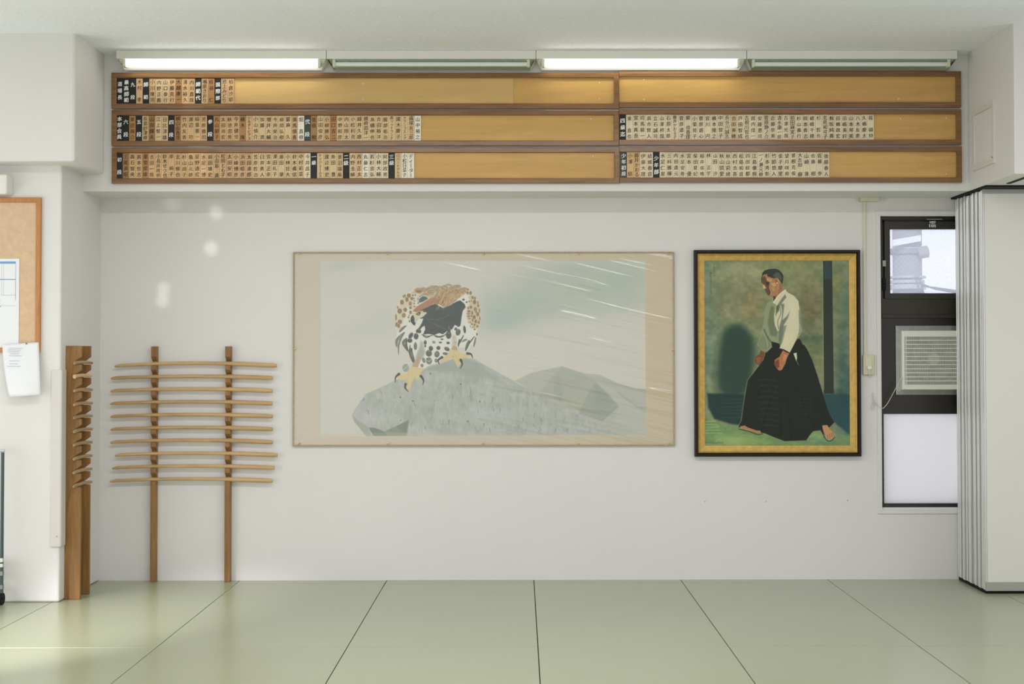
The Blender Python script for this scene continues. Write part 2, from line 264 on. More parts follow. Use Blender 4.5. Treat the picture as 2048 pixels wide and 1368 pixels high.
def paint_portrait():
    S = 1.9
    z5, z6, z7, z9, zh = zf(1380, 490, 3.18), zf(1480, 520, 6.84), zf(1400, 700, 6.219), zf(1400, 500, 6.84), zf(1500, 530, 15.2)
    c = Canvas(1410, 522, 1698, 892, S, (116, 122, 92))
    for x, y, rx, ry, al, col in [(1412, 640, 14, 160, .85, (92, 120, 106)), (1450, 600, 60, 60, .5, (118, 122, 96)), (1500, 545, 60, 30, .7, (142, 142, 106)), (1440, 540, 30, 20, .4, (112, 128, 100)), (1600, 540, 50, 30, .6, (132, 134, 92)),
            (1505, 620, 16, 30, .6, (138, 120, 82)), (1480, 600, 40, 40, .35, (120, 110, 84)), (1610, 600, 40, 40, .5, (104, 100, 72)), (1625, 620, 25, 40, .5, (98, 88, 64)), (1600, 670, 50, 30, .5, (98, 104, 76)), (1622, 680, 28, 12, .7, (66, 88, 72)),
            (1540, 600, 20, 50, .4, (128, 126, 90)), (1625, 730, 24, 50, .8, (106, 110, 78)), (1685, 700, 16, 100, .8, (72, 96, 84)), (1690, 600, 14, 60, .6, (88, 112, 94)), (1672, 620, 10, 90, .5, (98, 104, 74)), (1675, 570, 10, 18, .6, (140, 134, 80)),
            (1430, 660, 22, 25, .6, (106, 116, 92)), (1424, 700, 16, 60, .6, (100, 118, 96)), (1430, 780, 16, 14, .8, (122, 130, 98)), (1510, 720, 16, 60, .6, (104, 116, 88)), (1690, 800, 24, 60, .8, (48, 76, 76)), (1690, 870, 20, 20, .6, (70, 104, 96))]:
        c.blob(x, y, rx, ry, col, al)
    nn = c.ntex(16, 12, 21, .3, .8); c.a += (nn[..., None]-.5)*np.array([22, 16, 14]); n5 = c.ntex(9, 14, 33, .2, .9); c.a += (n5[..., None]-.5)*7
    # dark shadow figure on the left
    c.poly([(1432, 762), (1440, 700), (1446, 672), (1462, 655), (1482, 652), (1500, 668), (1508, 700), (1506, 760), (1496, 790), (1445, 790)], (50, 68, 58), 22, .95, sm=True)
    c.poly(z5((235, 560), (300, 520), (370, 560), (400, 640), (380, 820), (330, 940), (230, 940), (200, 760)), (44, 62, 54), 14, .8, sm=True)
    # low dark wall, right side wall, pillar
    c.poly([(1416, 787), (1500, 789), (1500, 852), (1462, 848), (1430, 838), (1418, 815)], (34, 52, 50), 5, .95)
    c.poly([(1640, 788), (1697, 789), (1697, 870), (1672, 850), (1655, 830)], (42, 68, 70), 5, .95)
    c.poly([(1646, 522), (1664, 522), (1666, 788), (1646, 788)], (44, 50, 44), 1.6, .95); c.poly([(1648, 522), (1662, 522), (1662, 560), (1648, 560)], (52, 72, 76), 3, .7)
    c.stroke([(1645.5, 530), (1646, 780)], 1, (140, 142, 116), .7); c.stroke([(1666.5, 640), (1667, 780)], 1, (110, 122, 98), .7)
    # green floor
    c.poly([(1405, 840), (1430, 843), (1470, 852), (1500, 864), (1560, 862), (1640, 864), (1672, 880), (1700, 868), (1700, 900), (1405, 900)], (100, 126, 82), 4)
    c.poly([(1440, 868), (1500, 872), (1540, 884), (1480, 892), (1430, 890)], (124, 146, 92), 9, .7); c.blob(1470, 880, 22, 7, (136, 158, 100), .6); c.blob(1632, 872, 16, 8, (120, 146, 100), .6); c.blob(1640, 886, 40, 5, (84, 116, 100), .6)
    n9 = c.ntex(12, 5, 41, .4, .9); c.poly([(1410, 846), (1697, 868), (1697, 892), (1410, 892)], (146, 166, 112), 4, .35, tex=n9)
    # hakama
    K = (34, 38, 32)
    hk = z7((830, 0), (890, -40), (1130, -20), (1290, -60), (1330, 0), (1390, 130), (1450, 310), (1500, 480), (1545, 640), (1600, 800), (1660, 900), (1600, 960), (1480, 1000), (1400, 1010), (1370, 1040), (1310, 1125), (1200, 1128), (1050, 1135), (930, 1090), (800, 1035), (720, 1020), (600, 990), (480, 960), (520, 880), (545, 700), (570, 540), (600, 380), (700, 250), (790, 130))
    c.poly([(x-1.6, y) for x, y in hk], (138, 142, 108), 2.5, .55); c.poly(hk, K, 1.2)
    c.poly(z6((430, 1120), (540, 1150), (560, 1230), (760, 1090), (820, 1090), (900, 1260), (960, 1368), (360, 1368), (420, 1230)), K, 1.2)
    for k in range(9): c.stroke(z7((740+(k % 3)*12, 380+k*70), (860, 374+k*70), (960, 392+k*70)), 2.4, (52, 57, 48), .5, 3)
    for k in range(6): c.stroke(z7((1220, 560+k*48), (1370, 562+k*48)), 2, (46, 50, 42), .5, 3)
    for u, t in [(760, 1000), (1000, 1090), (1130, 1110), (1420, 980)]: c.stroke(z7((1030+(u-1030)*.25, 320), (u, t)), 1.2, (24, 26, 23), .6, 2)
    c.poly(z7((1160, 50), (1200, 40), (1205, 110), (1195, 145)), (180, 182, 160), .8); c.stroke(z7((1198, 140), (1225, 195)), .8, (150, 152, 134), .8)
    for k in range(6): c.stroke(z7((280, 620+k*44), (540, 618+k*44)), 1.6, (56, 78, 76), .5, 2.5)
    for k in range(5): c.stroke(z7((80, 890+k*36), (200+20*k, 888+k*36)), .9, (170, 184, 150), .6)
    # jacket: shaded far side, lit back and sleeve
    c.poly(z6((440, 560), (380, 590), (345, 680), (330, 860), (305, 960), (270, 1080), (235, 1170), (300, 1230), (370, 1270), (440, 1200), (430, 1120), (540, 1150), (620, 1100), (700, 900), (620, 600), (560, 560)), (124, 134, 104), 1.4)
    c.poly(z6((430, 640), (400, 760), (385, 870), (420, 1040), (500, 1060), (520, 980), (470, 850), (470, 650)), (96, 102, 76), 3, .8)
    c.poly(z6((250, 1130), (330, 1010), (420, 1120), (420, 1200), (360, 1240), (270, 1220)), (110, 116, 92), 3, .8); c.stroke(z6((335, 960), (380, 1060), (430, 1130)), 2.5, (70, 82, 66), .8, 2); c.stroke(z6((330, 1020), (370, 1110), (380, 1200)), 1.6, (148, 156, 128), .7, 1.5)
    L = (184, 178, 150)
    c.poly(z6((620, 415), (650, 450), (740, 500), (800, 570), (815, 680), (810, 850), (850, 960), (815, 1040), (760, 1120), (720, 1200), (680, 1275), (600, 1230), (540, 1215), (590, 1110), (620, 980), (640, 900), (560, 920), (520, 990), (480, 900), (470, 780), (500, 620), (465, 600), (520, 500)), L, 1.3)
    c.poly(z6((620, 480), (560, 560), (510, 640), (500, 690), (530, 700), (560, 620), (640, 520)), (98, 104, 90), 2, .85); c.poly(z6((560, 610), (610, 610), (600, 700), (585, 830), (640, 780), (690, 700), (660, 800), (600, 900), (590, 1020), (550, 1190), (530, 1100), (540, 930), (575, 800), (580, 700)), (98, 106, 92), 2, .9)
    c.poly(z6((500, 640), (530, 620), (540, 700), (510, 740), (490, 780)), (78, 84, 66), 2, .85); c.stroke(z6((545, 620), (560, 740), (520, 850), (530, 950)), 1.6, (86, 96, 84), .8, 1.5)
    c.poly(z6((800, 700), (830, 690), (850, 960), (800, 1070), (810, 900)), (120, 124, 98), 2, .8); c.stroke(z6((810, 1000), (770, 1110)), 1.2, (90, 92, 72), .8)
    c.poly(z6((620, 1000), (720, 980), (740, 1080), (660, 1180), (570, 1200)), (196, 184, 154), 6, .6); c.blob(*z6((720, 700))[0], 9, 26, (194, 188, 160), .5)
    c.stroke(z6((545, 1220), (620, 1250), (680, 1285)), 1.6, (60, 40, 30), .8)
    # head, painted as a plain profile of a short-haired man
    SK = (148, 112, 80); SD = (84, 62, 48)
    c.poly(zh((720, 1130), (740, 1000), (900, 700), (960, 560), (1000, 600), (1000, 760), (900, 900), (800, 1050)), (140, 96, 70), 1.2)
    c.poly(zh((700, 990), (760, 960), (800, 1040), (735, 1140), (705, 1060)), (70, 50, 40), 1.2, .9)
    c.poly(zh((410, 330), (540, 290), (700, 400), (850, 430), (900, 600), (860, 760), (800, 930), (700, 990), (600, 980), (560, 950), (510, 850), (470, 770), (420, 745), (400, 700), (410, 620), (370, 560), (365, 430)), SK, 1)
    c.poly(zh((370, 400), (480, 360), (520, 500), (620, 560), (590, 700), (640, 860), (600, 960), (550, 940), (500, 850), (470, 760), (500, 700), (440, 620), (370, 560)), SD, 1.2, .85)
    c.poly(zh((415, 640), (450, 620), (480, 680), (520, 730), (450, 745), (412, 740)), (176, 158, 116), .9, .95); c.poly(zh((500, 540), (590, 550), (585, 640), (520, 640)), (58, 44, 42), 1, .8)
    c.poly(zh((540, 430), (660, 440), (700, 500), (640, 540), (530, 500)), (176, 142, 84), 1.4, .8); c.poly(zh((640, 580), (800, 560), (820, 650), (720, 680)), (182, 148, 106), 1.6, .8); c.poly(zh((640, 700), (760, 690), (780, 800), (700, 850)), (166, 132, 82), 1.4, .8)
    c.stroke(zh((600, 780), (620, 850), (600, 910)), .9, (50, 38, 34), .9); c.stroke(zh((620, 760), (660, 840), (640, 920)), .8, (178, 140, 98), .8); c.stroke(zh((650, 720), (680, 800), (740, 860)), .7, (104, 76, 50), .8)
    c.poly(zh((770, 470), (830, 450), (860, 520), (850, 600), (810, 620), (780, 560)), (150, 84, 62), 1, .9); c.ell(*zh((835, 575))[0], 1.3, 1.6, (200, 178, 140)); c.stroke(zh((800, 410), (860, 450), (890, 530)), .9, (170, 152, 116), .9)
    c.stroke(zh((880, 560), (870, 760), (830, 940)), 2, (168, 122, 88), .8, 1.5)
    c.poly(zh((390, 330), (400, 260), (470, 190), (600, 150), (800, 140), (900, 180), (980, 260), (1025, 350), (1020, 480), (1000, 600), (960, 560), (900, 470), (840, 410), (740, 440), (640, 400), (550, 370), (540, 300), (440, 320), (380, 400), (370, 560), (360, 440)), (50, 55, 48), 1)
    c.poly(zh((800, 240), (900, 260), (980, 400), (960, 500), (880, 440), (760, 420), (720, 340)), (86, 86, 68), 2.4, .8); c.poly(zh((365, 420), (500, 400), (520, 470), (380, 560)), (92, 66, 56), 1.6, .6)
    c.stroke(z6((465, 590), (540, 490), (625, 425)), 2.6, (198, 188, 154), 1, .9); c.poly(zh((690, 1010), (720, 1010), (720, 1130), (690, 1090)), (160, 158, 126), 1, .8)
    # hands
    c.poly(z7((760, 10), (810, 40), (795, 100), (770, 160), (740, 195), (705, 180), (683, 140), (690, 90), (740, 60)), (104, 68, 50), 1.1); c.poly(z7((700, 100), (760, 100), (750, 160), (715, 180)), (146, 92, 68), 1.6, .75)
    for u in (712, 728, 744): c.stroke(z7((u, 112), (u-3, 172)), .5, (70, 42, 32), .8)
    c.poly(z7((1030, 10), (1110, 50), (1080, 110), (1060, 180), (1020, 250), (985, 265), (950, 230), (925, 180), (930, 130), (990, 90)), (156, 102, 72), 1.1)
    c.poly(z7((925, 150), (980, 120), (990, 210), (960, 240), (930, 200)), (92, 58, 42), 1.4, .8); c.poly(z7((1040, 60), (1090, 70), (1060, 130), (1030, 150)), (182, 134, 98), 1.6, .7); c.stroke(z7((985, 190), (1020, 210), (1010, 250)), 1, (186, 132, 96), .8); c.stroke(z7((1050, 20), (1080, 40)), 1.2, (90, 52, 36), .8)
    # feet
    c.poly(z7((500, 950), (560, 940), (600, 965), (700, 1000), (755, 1005), (750, 1032), (700, 1030), (610, 995), (540, 990), (505, 975)), (156, 112, 78), 1); c.stroke(z7((490, 985), (600, 1010), (720, 1050), (780, 1040)), 1.6, (40, 34, 28), .8, 1.4)
    c.poly(z7((1510, 940), (1570, 935), (1600, 985), (1650, 1030), (1655, 1070), (1630, 1100), (1590, 1118), (1555, 1100), (1530, 1040), (1515, 990)), (170, 126, 90), 1)
    for a, b_ in [((1570, 1060), (1578, 1105)), ((1595, 1050), (1605, 1100)), ((1615, 1040), (1630, 1085)), ((1632, 1030), (1646, 1070))]: c.stroke(z7(a, b_), .7, (70, 44, 32), .9)
    c.stroke(z7((1500, 960), (1520, 1050), (1560, 1120), (1610, 1132), (1660, 1090)), 1.8, (40, 34, 28), .7, 1.4); c.poly(z7((1480, 980), (1515, 980), (1540, 1060), (1500, 1030)), (34, 34, 28), 1.2, .8)
    # small written inscription, top left, and lower left
    r = np.random.RandomState(3)
    for x, y0, y1, n in [(1431, 531, 556, 6), (1424, 547, 592, 12)]:
        for k in range(n):
            y = y0+(y1-y0)*k/n
            for j in range(4): c.stroke([(x+r.uniform(-1.6, 1.6), y+r.uniform(-1.2, 1.2)), (x+r.uniform(-1.6, 1.6), y+r.uniform(-1.2, 1.2))], .6, (64, 72, 56), .7, .6)
    for k in range(9): c.stroke([(1412+k*4, 886+r.uniform(-1, 1)), (1414+k*4, 884+r.uniform(-1.5, 1.5)), (1415+k*4, 887)], .7, (40, 62, 54), .8)
    return c
def spline3(P):
    P = np.array(P, float); return spline_n(P)
def spline_n(P, n=5):
    out = []; m = len(P)
    for i in range(m-1):
        a, b, c, d = P[max(i-1, 0)], P[i], P[i+1], P[min(i+2, m-1)]
        for k in range(n):
            t = k/n; out.append(.5*((2*b)+(-a+c)*t+(2*a-5*b+4*c-d)*t*t+(-a+3*b-3*c+d)*t**3))
    out.append(P[-1]); return out
GAIN_H, GAIN_P = 1.08, 1.4
# ------------------------------------------------------------------ materials
MATS = {}
def mat(name, rgb, rough=.6, spec=.5, metal=0, coat=0, noise=None, bump=None, emit=None, trans=0, vary=0, grain=None, stretch=(1, 1, 1)):
    if name in MATS: return MATS[name]
    m = bpy.data.materials.new(name); m.use_nodes = True; nt = m.node_tree; N = nt.nodes; L = nt.links
    b = N['Principled BSDF']; c = (*lin(rgb), 1)
    b.inputs['Base Color'].default_value = c; b.inputs['Roughness'].default_value = rough; b.inputs['Metallic'].default_value = metal
    b.inputs['Specular IOR Level'].default_value = spec; b.inputs['Coat Weight'].default_value = coat; b.inputs['Coat Roughness'].default_value = .15
    b.inputs['Transmission Weight'].default_value = trans
    tc = N.new('ShaderNodeTexCoord'); mp = N.new('ShaderNodeMapping'); mp.inputs['Scale'].default_value = stretch
    L.new(tc.outputs['Object'], mp.inputs['Vector'])
    last = None
    if grain or noise:
        sc, amt = (grain or noise)[:2]
        n = N.new('ShaderNodeTexNoise'); n.inputs['Scale'].default_value = sc; n.inputs['Detail'].default_value = 5; n.inputs['Roughness'].default_value = .6
        L.new(mp.outputs[0], n.inputs['Vector'])
        if grain: n.inputs['Distortion'].default_value = .7
        if vary:
            oi = N.new('ShaderNodeObjectInfo'); ad = N.new('ShaderNodeVectorMath'); ad.operation = 'ADD'; sc2 = N.new('ShaderNodeMath'); sc2.operation = 'MULTIPLY'; sc2.inputs[1].default_value = 37
            L.new(oi.outputs['Random'], sc2.inputs[0]); L.new(mp.outputs[0], ad.inputs[0]); L.new(sc2.outputs[0], ad.inputs[1]); L.new(ad.outputs[0], n.inputs['Vector'])
        r = N.new('ShaderNodeValToRGB'); r.color_ramp.elements[0].position = .3; r.color_ramp.elements[1].position = .7
        r.color_ramp.elements[0].color = (*[max(0, v*(1-amt)) for v in c[:3]], 1); r.color_ramp.elements[1].color = (*[min(1, v*(1+amt*.7)) for v in c[:3]], 1)
        L.new(n.outputs['Fac'], r.inputs[0]); last = r.outputs[0]
    if vary:
        oi = N.new('ShaderNodeObjectInfo'); hs = N.new('ShaderNodeHueSaturation'); mr = N.new('ShaderNodeMapRange')
        mr.inputs['To Min'].default_value = 1-vary; mr.inputs['To Max'].default_value = 1+vary
        L.new(oi.outputs['Random'], mr.inputs['Value']); L.new(mr.outputs[0], hs.inputs['Value'])
        if last: L.new(last, hs.inputs['Color'])
        else: hs.inputs['Color'].default_value = c
        last = hs.outputs[0]
    if last: L.new(last, b.inputs['Base Color'])
    if bump:
        n = N.new('ShaderNodeTexNoise'); n.inputs['Scale'].default_value = bump[0]; n.inputs['Detail'].default_value = 3; L.new(mp.outputs[0], n.inputs['Vector'])
        bp = N.new('ShaderNodeBump'); bp.inputs['Strength'].default_value = bump[1]; bp.inputs['Distance'].default_value = bump[2] if len(bump) > 2 else .005
        L.new(n.outputs['Fac'], bp.inputs['Height']); L.new(bp.outputs[0], b.inputs['Normal'])
    if emit:
        b.inputs['Emission Color'].default_value = (*lin(emit[0]), 1); b.inputs['Emission Strength'].default_value = emit[1]
    MATS[name] = m; return m
M = dict(
    wall=mat('white_plaster', (223, 221, 219), .75, .3, noise=(1.3, .02), bump=(9, .25, .004)),
    beam=mat('white_painted_board', (222, 220, 217), .55, .4, noise=(1, .015), bump=(5, .1, .003)),
    ceil=mat('stucco_ceiling', (240, 243, 248), .95, .1, noise=(40, .05), bump=(55, .5, .007)),
    ceil2=mat('smooth_ceiling', (240, 243, 248), .9, .1, noise=(2, .02)),
    frame=mat('varnished_brown_wood', (126, 88, 46), .32, .5, coat=.35, grain=(5, .38), stretch=(.6, 9, 9), vary=.06),
    panel=mat('golden_veneer', (203, 160, 92), .42, .4, coat=.1, grain=(2.5, .12), stretch=(.7, 8, 8)),
    panel2=mat('pale_golden_veneer', (208, 172, 110), .42, .4, coat=.1, grain=(2.5, .10), stretch=(.7, 8, 8)),
    post=mat('brown_rack_wood', (146, 106, 58), .45, .4, grain=(4, .35), stretch=(9, 9, .8), vary=.05),
    sword=mat('pale_oak', (194, 160, 112), .4, .5, grain=(5, .2), stretch=(.9, 9, 9), vary=.10),
    dagger=mat('weathered_oak', (172, 142, 104), .5, .4, grain=(5, .22), stretch=(9, .9, 9), vary=.06),
    dagger2=mat('fresh_pale_oak', (216, 180, 136), .5, .4, grain=(5, .12), stretch=(9, .9, 9)),
    mat=mat('green_vinyl_mat', (159, 165, 136), .32, .5, coat=.3, noise=(1.2, .025), bump=(150, .16, .001), stretch=(.35, 1.6, 1), vary=.02),
    seam=mat('mat_seam', (84, 88, 66), .8, .2),
    ink=mat('black_ink', (40, 34, 28), .6, .3), inkb=mat('white_lettering_paint', (236, 236, 232), .5, .3),
    canvas=None,
    black=mat('black_lacquer', (14, 10, 8), .35, .3), gold=mat('old_gilt', (196, 160, 84), .38, .5, metal=.35, noise=(30, .18)),
    strip=mat('beige_binding', (176, 158, 128), .5, .4, noise=(60, .15)), brass=mat('brass_pin', (196, 170, 108), .3, .5, metal=.8),
    bronze=mat('dark_bronze_aluminium', (50, 45, 36), .38, .5, metal=.25, noise=(3, .12)), bronze2=mat('dark_bronze_panel', (38, 33, 26), .32, .5, metal=.2),
    white=mat('white_enamel', (226, 226, 218), .35, .5), hold=mat('lamp_holder_plastic', (214, 212, 186), .4, .5),
    refl=mat('mirror_reflector', (176, 190, 176), .22, .5, metal=.85), tube=mat('unlit_tube', (225, 232, 226), .12, .6, coat=.6),
    lit=mat('lit_tube', (255, 255, 255), .4, .5, emit=((255, 253, 250), 7.5)),
    part=mat('partition_board', (222, 219, 212), .5, .4, noise=(1.5, .012)), alu=mat('satin_aluminium', (206, 208, 204), .34, .5, metal=.55), alu2=mat('grey_aluminium', (166, 170, 160), .4, .5, metal=.5),
    dark=mat('black_rubber', (10, 10, 10), .7, .3), steel=mat('galvanised_steel', (150, 156, 148), .4, .5, metal=.7, noise=(12, .2)),
    cream=mat('cream_plastic', (224, 223, 212), .4, .5), beige=mat('yellowed_plastic', (206, 202, 176), .45, .5), guard=mat('grey_beige_vinyl', (212, 207, 203), .4, .5),
    cork=mat('cork', (214, 184, 152), .85, .2, noise=(25, .10), bump=(80, .4, .002)), cframe=mat('cork_frame_wood', (186, 128, 74), .45, .4, grain=(5, .25), stretch=(9, 9, .8)),
    paper=mat('white_paper', (232, 233, 236), .7, .3), blue=mat('blue_print', (120, 160, 204), .6, .3), grey=mat('grey_print', (176, 184, 196), .7, .3),
    cartm=mat('slate_steel_tube', (74, 90, 92), .35, .5, metal=.4), concrete=mat('grey_concrete', (140, 142, 142), .8, .2, noise=(3, .12)),
    bld=mat('white_outdoor_wall', (236, 238, 242), .8, .2, noise=(1, .02)), band=mat('outdoor_steel_band', (168, 174, 182), .5, .4, metal=.2), cable=mat('grey_outdoor_cable', (126, 130, 138), .6, .3))
def hazy():                                  # wired glass with a milky haze
    m = bpy.data.materials.new('wired_glass'); m.use_nodes = True; nt = m.node_tree; N = nt.nodes; L = nt.links; N.remove(N['Principled BSDF'])
    a = N.new('ShaderNodeBsdfTransparent'); a.inputs[0].default_value = (.88, .9, .94, 1); d = N.new('ShaderNodeBsdfTranslucent'); d.inputs[0].default_value = (.86, .88, .94, 1)
    e = N.new('ShaderNodeBsdfDiffuse'); e.inputs[0].default_value = (.55, .56, .62, 1); y = N.new('ShaderNodeMixShader'); y.inputs[0].default_value = .35; L.new(d.outputs[0], y.inputs[1]); L.new(e.outputs[0], y.inputs[2])
    tc = N.new('ShaderNodeTexCoord'); ws = []
    for s_ in (1, -1):
        mp = N.new('ShaderNodeMapping'); mp.inputs['Rotation'].default_value = (0, s_*math.radians(45), 0); w = N.new('ShaderNodeTexWave'); w.inputs['Scale'].default_value = 14; w.bands_direction = 'X'
        g = N.new('ShaderNodeMath'); g.operation = 'GREATER_THAN'; g.inputs[1].default_value = .985; L.new(tc.outputs['Object'], mp.inputs[0]); L.new(mp.outputs[0], w.inputs['Vector']); L.new(w.outputs['Fac'], g.inputs[0]); ws.append(g)
    mx = N.new('ShaderNodeMath'); mx.operation = 'MAXIMUM'; L.new(ws[0].outputs[0], mx.inputs[0]); L.new(ws[1].outputs[0], mx.inputs[1])
    mr = N.new('ShaderNodeMapRange'); mr.inputs['To Min'].default_value = .40; mr.inputs['To Max'].default_value = .5; L.new(mx.outputs[0], mr.inputs['Value'])
    x = N.new('ShaderNodeMixShader'); L.new(mr.outputs[0], x.inputs[0]); L.new(a.outputs[0], x.inputs[1]); L.new(y.outputs[0], x.inputs[2]); L.new(x.outputs[0], N['Material Output'].inputs[0]); return m
def glassy(name, f, rough, col=(1, 1, 1), wrinkle=False):
    m = bpy.data.materials.new(name); m.use_nodes = True; nt = m.node_tree; N = nt.nodes; L = nt.links; N.remove(N['Principled BSDF'])
    a = N.new('ShaderNodeBsdfTransparent'); a.inputs[0].default_value = (*col, 1); g = N.new('ShaderNodeBsdfGlossy'); g.inputs['Roughness'].default_value = rough
    x = N.new('ShaderNodeMixShader'); x.inputs[0].default_value = f; L.new(a.outputs[0], x.inputs[1]); L.new(g.outputs[0], x.inputs[2]); L.new(x.outputs[0], N['Material Output'].inputs[0])
    if wrinkle:
        tc = N.new('ShaderNodeTexCoord'); mp = N.new('ShaderNodeMapping'); mp.inputs['Scale'].default_value = (.55, 1, 9); m0 = N.new('ShaderNodeMapping'); m0.inputs['Rotation'].default_value = (0, math.radians(-13), 0)
        n = N.new('ShaderNodeTexNoise'); n.inputs['Scale'].default_value = 2.4; n.inputs['Detail'].default_value = 1; bp = N.new('ShaderNodeBump'); bp.inputs['Distance'].default_value = .03
        sx = N.new('ShaderNodeSeparateXYZ'); L.new(tc.outputs['Object'], sx.inputs[0]); mr = N.new('ShaderNodeMapRange'); mr.inputs['From Min'].default_value = -.5; mr.inputs['From Max'].default_value = .6; mr.inputs['To Min'].default_value = .12; mr.inputs['To Max'].default_value = .6; L.new(sx.outputs[0], mr.inputs['Value']); L.new(mr.outputs[0], bp.inputs['Strength'])
        pw = N.new('ShaderNodeMath'); pw.operation = 'POWER'; pw.inputs[1].default_value = 4; L.new(tc.outputs['Object'], m0.inputs[0]); L.new(m0.outputs[0], mp.inputs[0]); L.new(mp.outputs[0], n.inputs['Vector']); L.new(n.outputs['Fac'], pw.inputs[0]); L.new(pw.outputs[0], bp.inputs['Height']); L.new(bp.outputs[0], g.inputs['Normal'])
    return m
M['glass'] = hazy(); M['vinyl'] = glassy('clear_plastic_sheet', .055, .2, wrinkle=True)
def frosted():
    m = bpy.data.materials.new('frosted_glass'); m.use_nodes = True; nt = m.node_tree; N = nt.nodes; L = nt.links; N.remove(N['Principled BSDF'])
    a = N.new('ShaderNodeBsdfTranslucent'); a.inputs[0].default_value = (.95, .95, .98, 1); d = N.new('ShaderNodeBsdfDiffuse'); d.inputs[0].default_value = (.92, .92, .95, 1)
    x = N.new('ShaderNodeMixShader'); x.inputs[0].default_value = .5; L.new(a.outputs[0], x.inputs[1]); L.new(d.outputs[0], x.inputs[2]); L.new(x.outputs[0], N['Material Output'].inputs[0]); return m
M['frost'] = frosted()
# ------------------------------------------------------------------ mesh helpers
class MB:
    def __init__(s): s.v = []; s.f = []
    def add(s, v, f):
        k = len(s.v); s.v += [tuple(p) for p in v]; s.f += [tuple(i+k for i in q) for q in f]; return s
    def box(s, x0, x1, y0, y1, z0, z1):
        return s.add([(x0, y0, z0), (x1, y0, z0), (x1, y1, z0), (x0, y1, z0), (x0, y0, z1), (x1, y0, z1), (x1, y1, z1), (x0, y1, z1)],
                     [(0, 3, 2, 1), (4, 5, 6, 7), (0, 1, 5, 4), (1, 2, 6, 5), (2, 3, 7, 6), (3, 0, 4, 7)])
    def prism(s, prof, a, b, axis='x'):     # profile polygon swept along an axis
        g = {'x': lambda t, u, w: (t, u, w), 'y': lambda t, u, w: (u, t, w), 'z': lambda t, u, w: (u, w, t)}[axis]; n = len(prof)
        return s.add([g(a, *p) for p in prof]+[g(b, *p) for p in prof], [tuple(range(n))[::-1], tuple(range(n, 2*n))]+[(i, (i+1) % n, n+(i+1) % n, n+i) for i in range(n)])
    def ring(s, x0, x1, z0, z1, prof):      # mitred frame: profile of (inset, y) swept round a rectangle
        n = len(prof); V = []
        for cx, cz, sx, sz in ((x0, z0, 1, 1), (x1, z0, -1, 1), (x1, z1, -1, -1), (x0, z1, 1, -1)): V += [(cx+sx*i, y, cz+sz*i) for i, y in prof]
        return s.add(V, [(k*n+i, ((k+1) % 4)*n+i, ((k+1) % 4)*n+(i+1) % n, k*n+(i+1) % n) for k in range(4) for i in range(n)])
    def tube(s, P, r, n=10, ry=None, cap=True):
        P = [Vector(p) for p in P]; m = len(P); rr = r if hasattr(r, '__len__') else [r]*m; V = []
        for i, p in enumerate(P):
            d = (P[min(i+1, m-1)]-P[max(i-1, 0)]).normalized(); up = Vector((0, 0, 1)) if abs(d.z) < .9 else Vector((0, 1, 0))
            a = d.cross(up).normalized(); b = a.cross(d).normalized()
            for k in range(n):
                t = 2*math.pi*k/n; V.append(p+a*math.cos(t)*rr[i]*(ry or 1)+b*math.sin(t)*rr[i])
        Fc = [(i*n+k, i*n+(k+1) % n, (i+1)*n+(k+1) % n, (i+1)*n+k) for i in range(m-1) for k in range(n)]
        if cap: Fc += [tuple(range(n))[::-1], tuple(range((m-1)*n, m*n))]
        return s.add(V, Fc)
    def ball(s, c, r, n=8):
        P = []
        for i in range(n+1):
            t = math.pi*i/n; P.append((c[0], c[1], c[2]-r*math.cos(t)))
        return s.tube(P, [max(r*math.sin(math.pi*i/n), 1e-5) for i in range(n+1)], 10)
    def build(s, name, m, parent=None, bevel=0, smooth=False, origin=None):
        me = bpy.data.meshes.new(name); V = s.v
        o0 = Vector(origin) if origin is not None else None
        if o0 is None and V:
            a = np.array(V); o0 = Vector(((a[:, 0].min()+a[:, 0].max())/2, (a[:, 1].min()+a[:, 1].max())/2, a[:, 2].min()))
        V = [(p[0]-o0.x, p[1]-o0.y, p[2]-o0.z) for p in V]; me.from_pydata(V, [], s.f); me.materials.append(m)
        bm = bmesh.new(); bm.from_mesh(me); bmesh.ops.recalc_face_normals(bm, faces=bm.faces); bm.to_mesh(me); bm.free()
        if smooth: me.shade_smooth()
        o = bpy.data.objects.new(name, me); COL.objects.link(o); put(o, o0, parent)
        if bevel:
            b = o.modifiers.new('bevel', 'BEVEL'); b.width = bevel; b.segments = 2; b.limit_method = 'ANGLE'; b.angle_limit = math.radians(40)
        if smooth: 
            try: me.set_sharp_from_angle(angle=math.radians(45))
            except Exception: pass
        return o
WP = {}
def put(o, w, parent=None):                 # world location w; children keep it through the parent's location
    WP[o.name] = Vector(w)
    if parent is not None: o.parent = parent; o.location = Vector(w)-WP[parent.name]
    else: o.location = w
def tag(o, label, cat, group=None): o['label'] = label; o['category'] = cat; o.update_tag(); (group and o.__setitem__('group', group)); return o
def thing(name, label, cat, loc, group=None):
    o = bpy.data.objects.new(name, None); o.empty_display_size = .05; COL.objects.link(o); put(o, Vector(loc)); return tag(o, label, cat, group)
def struct(o): o['kind'] = 'structure'; return o
def box(name, m, x0, x1, y0, y1, z0, z1, parent=None, bevel=0): return MB().box(x0, x1, y0, y1, z0, z1).build(name, m, parent, bevel)
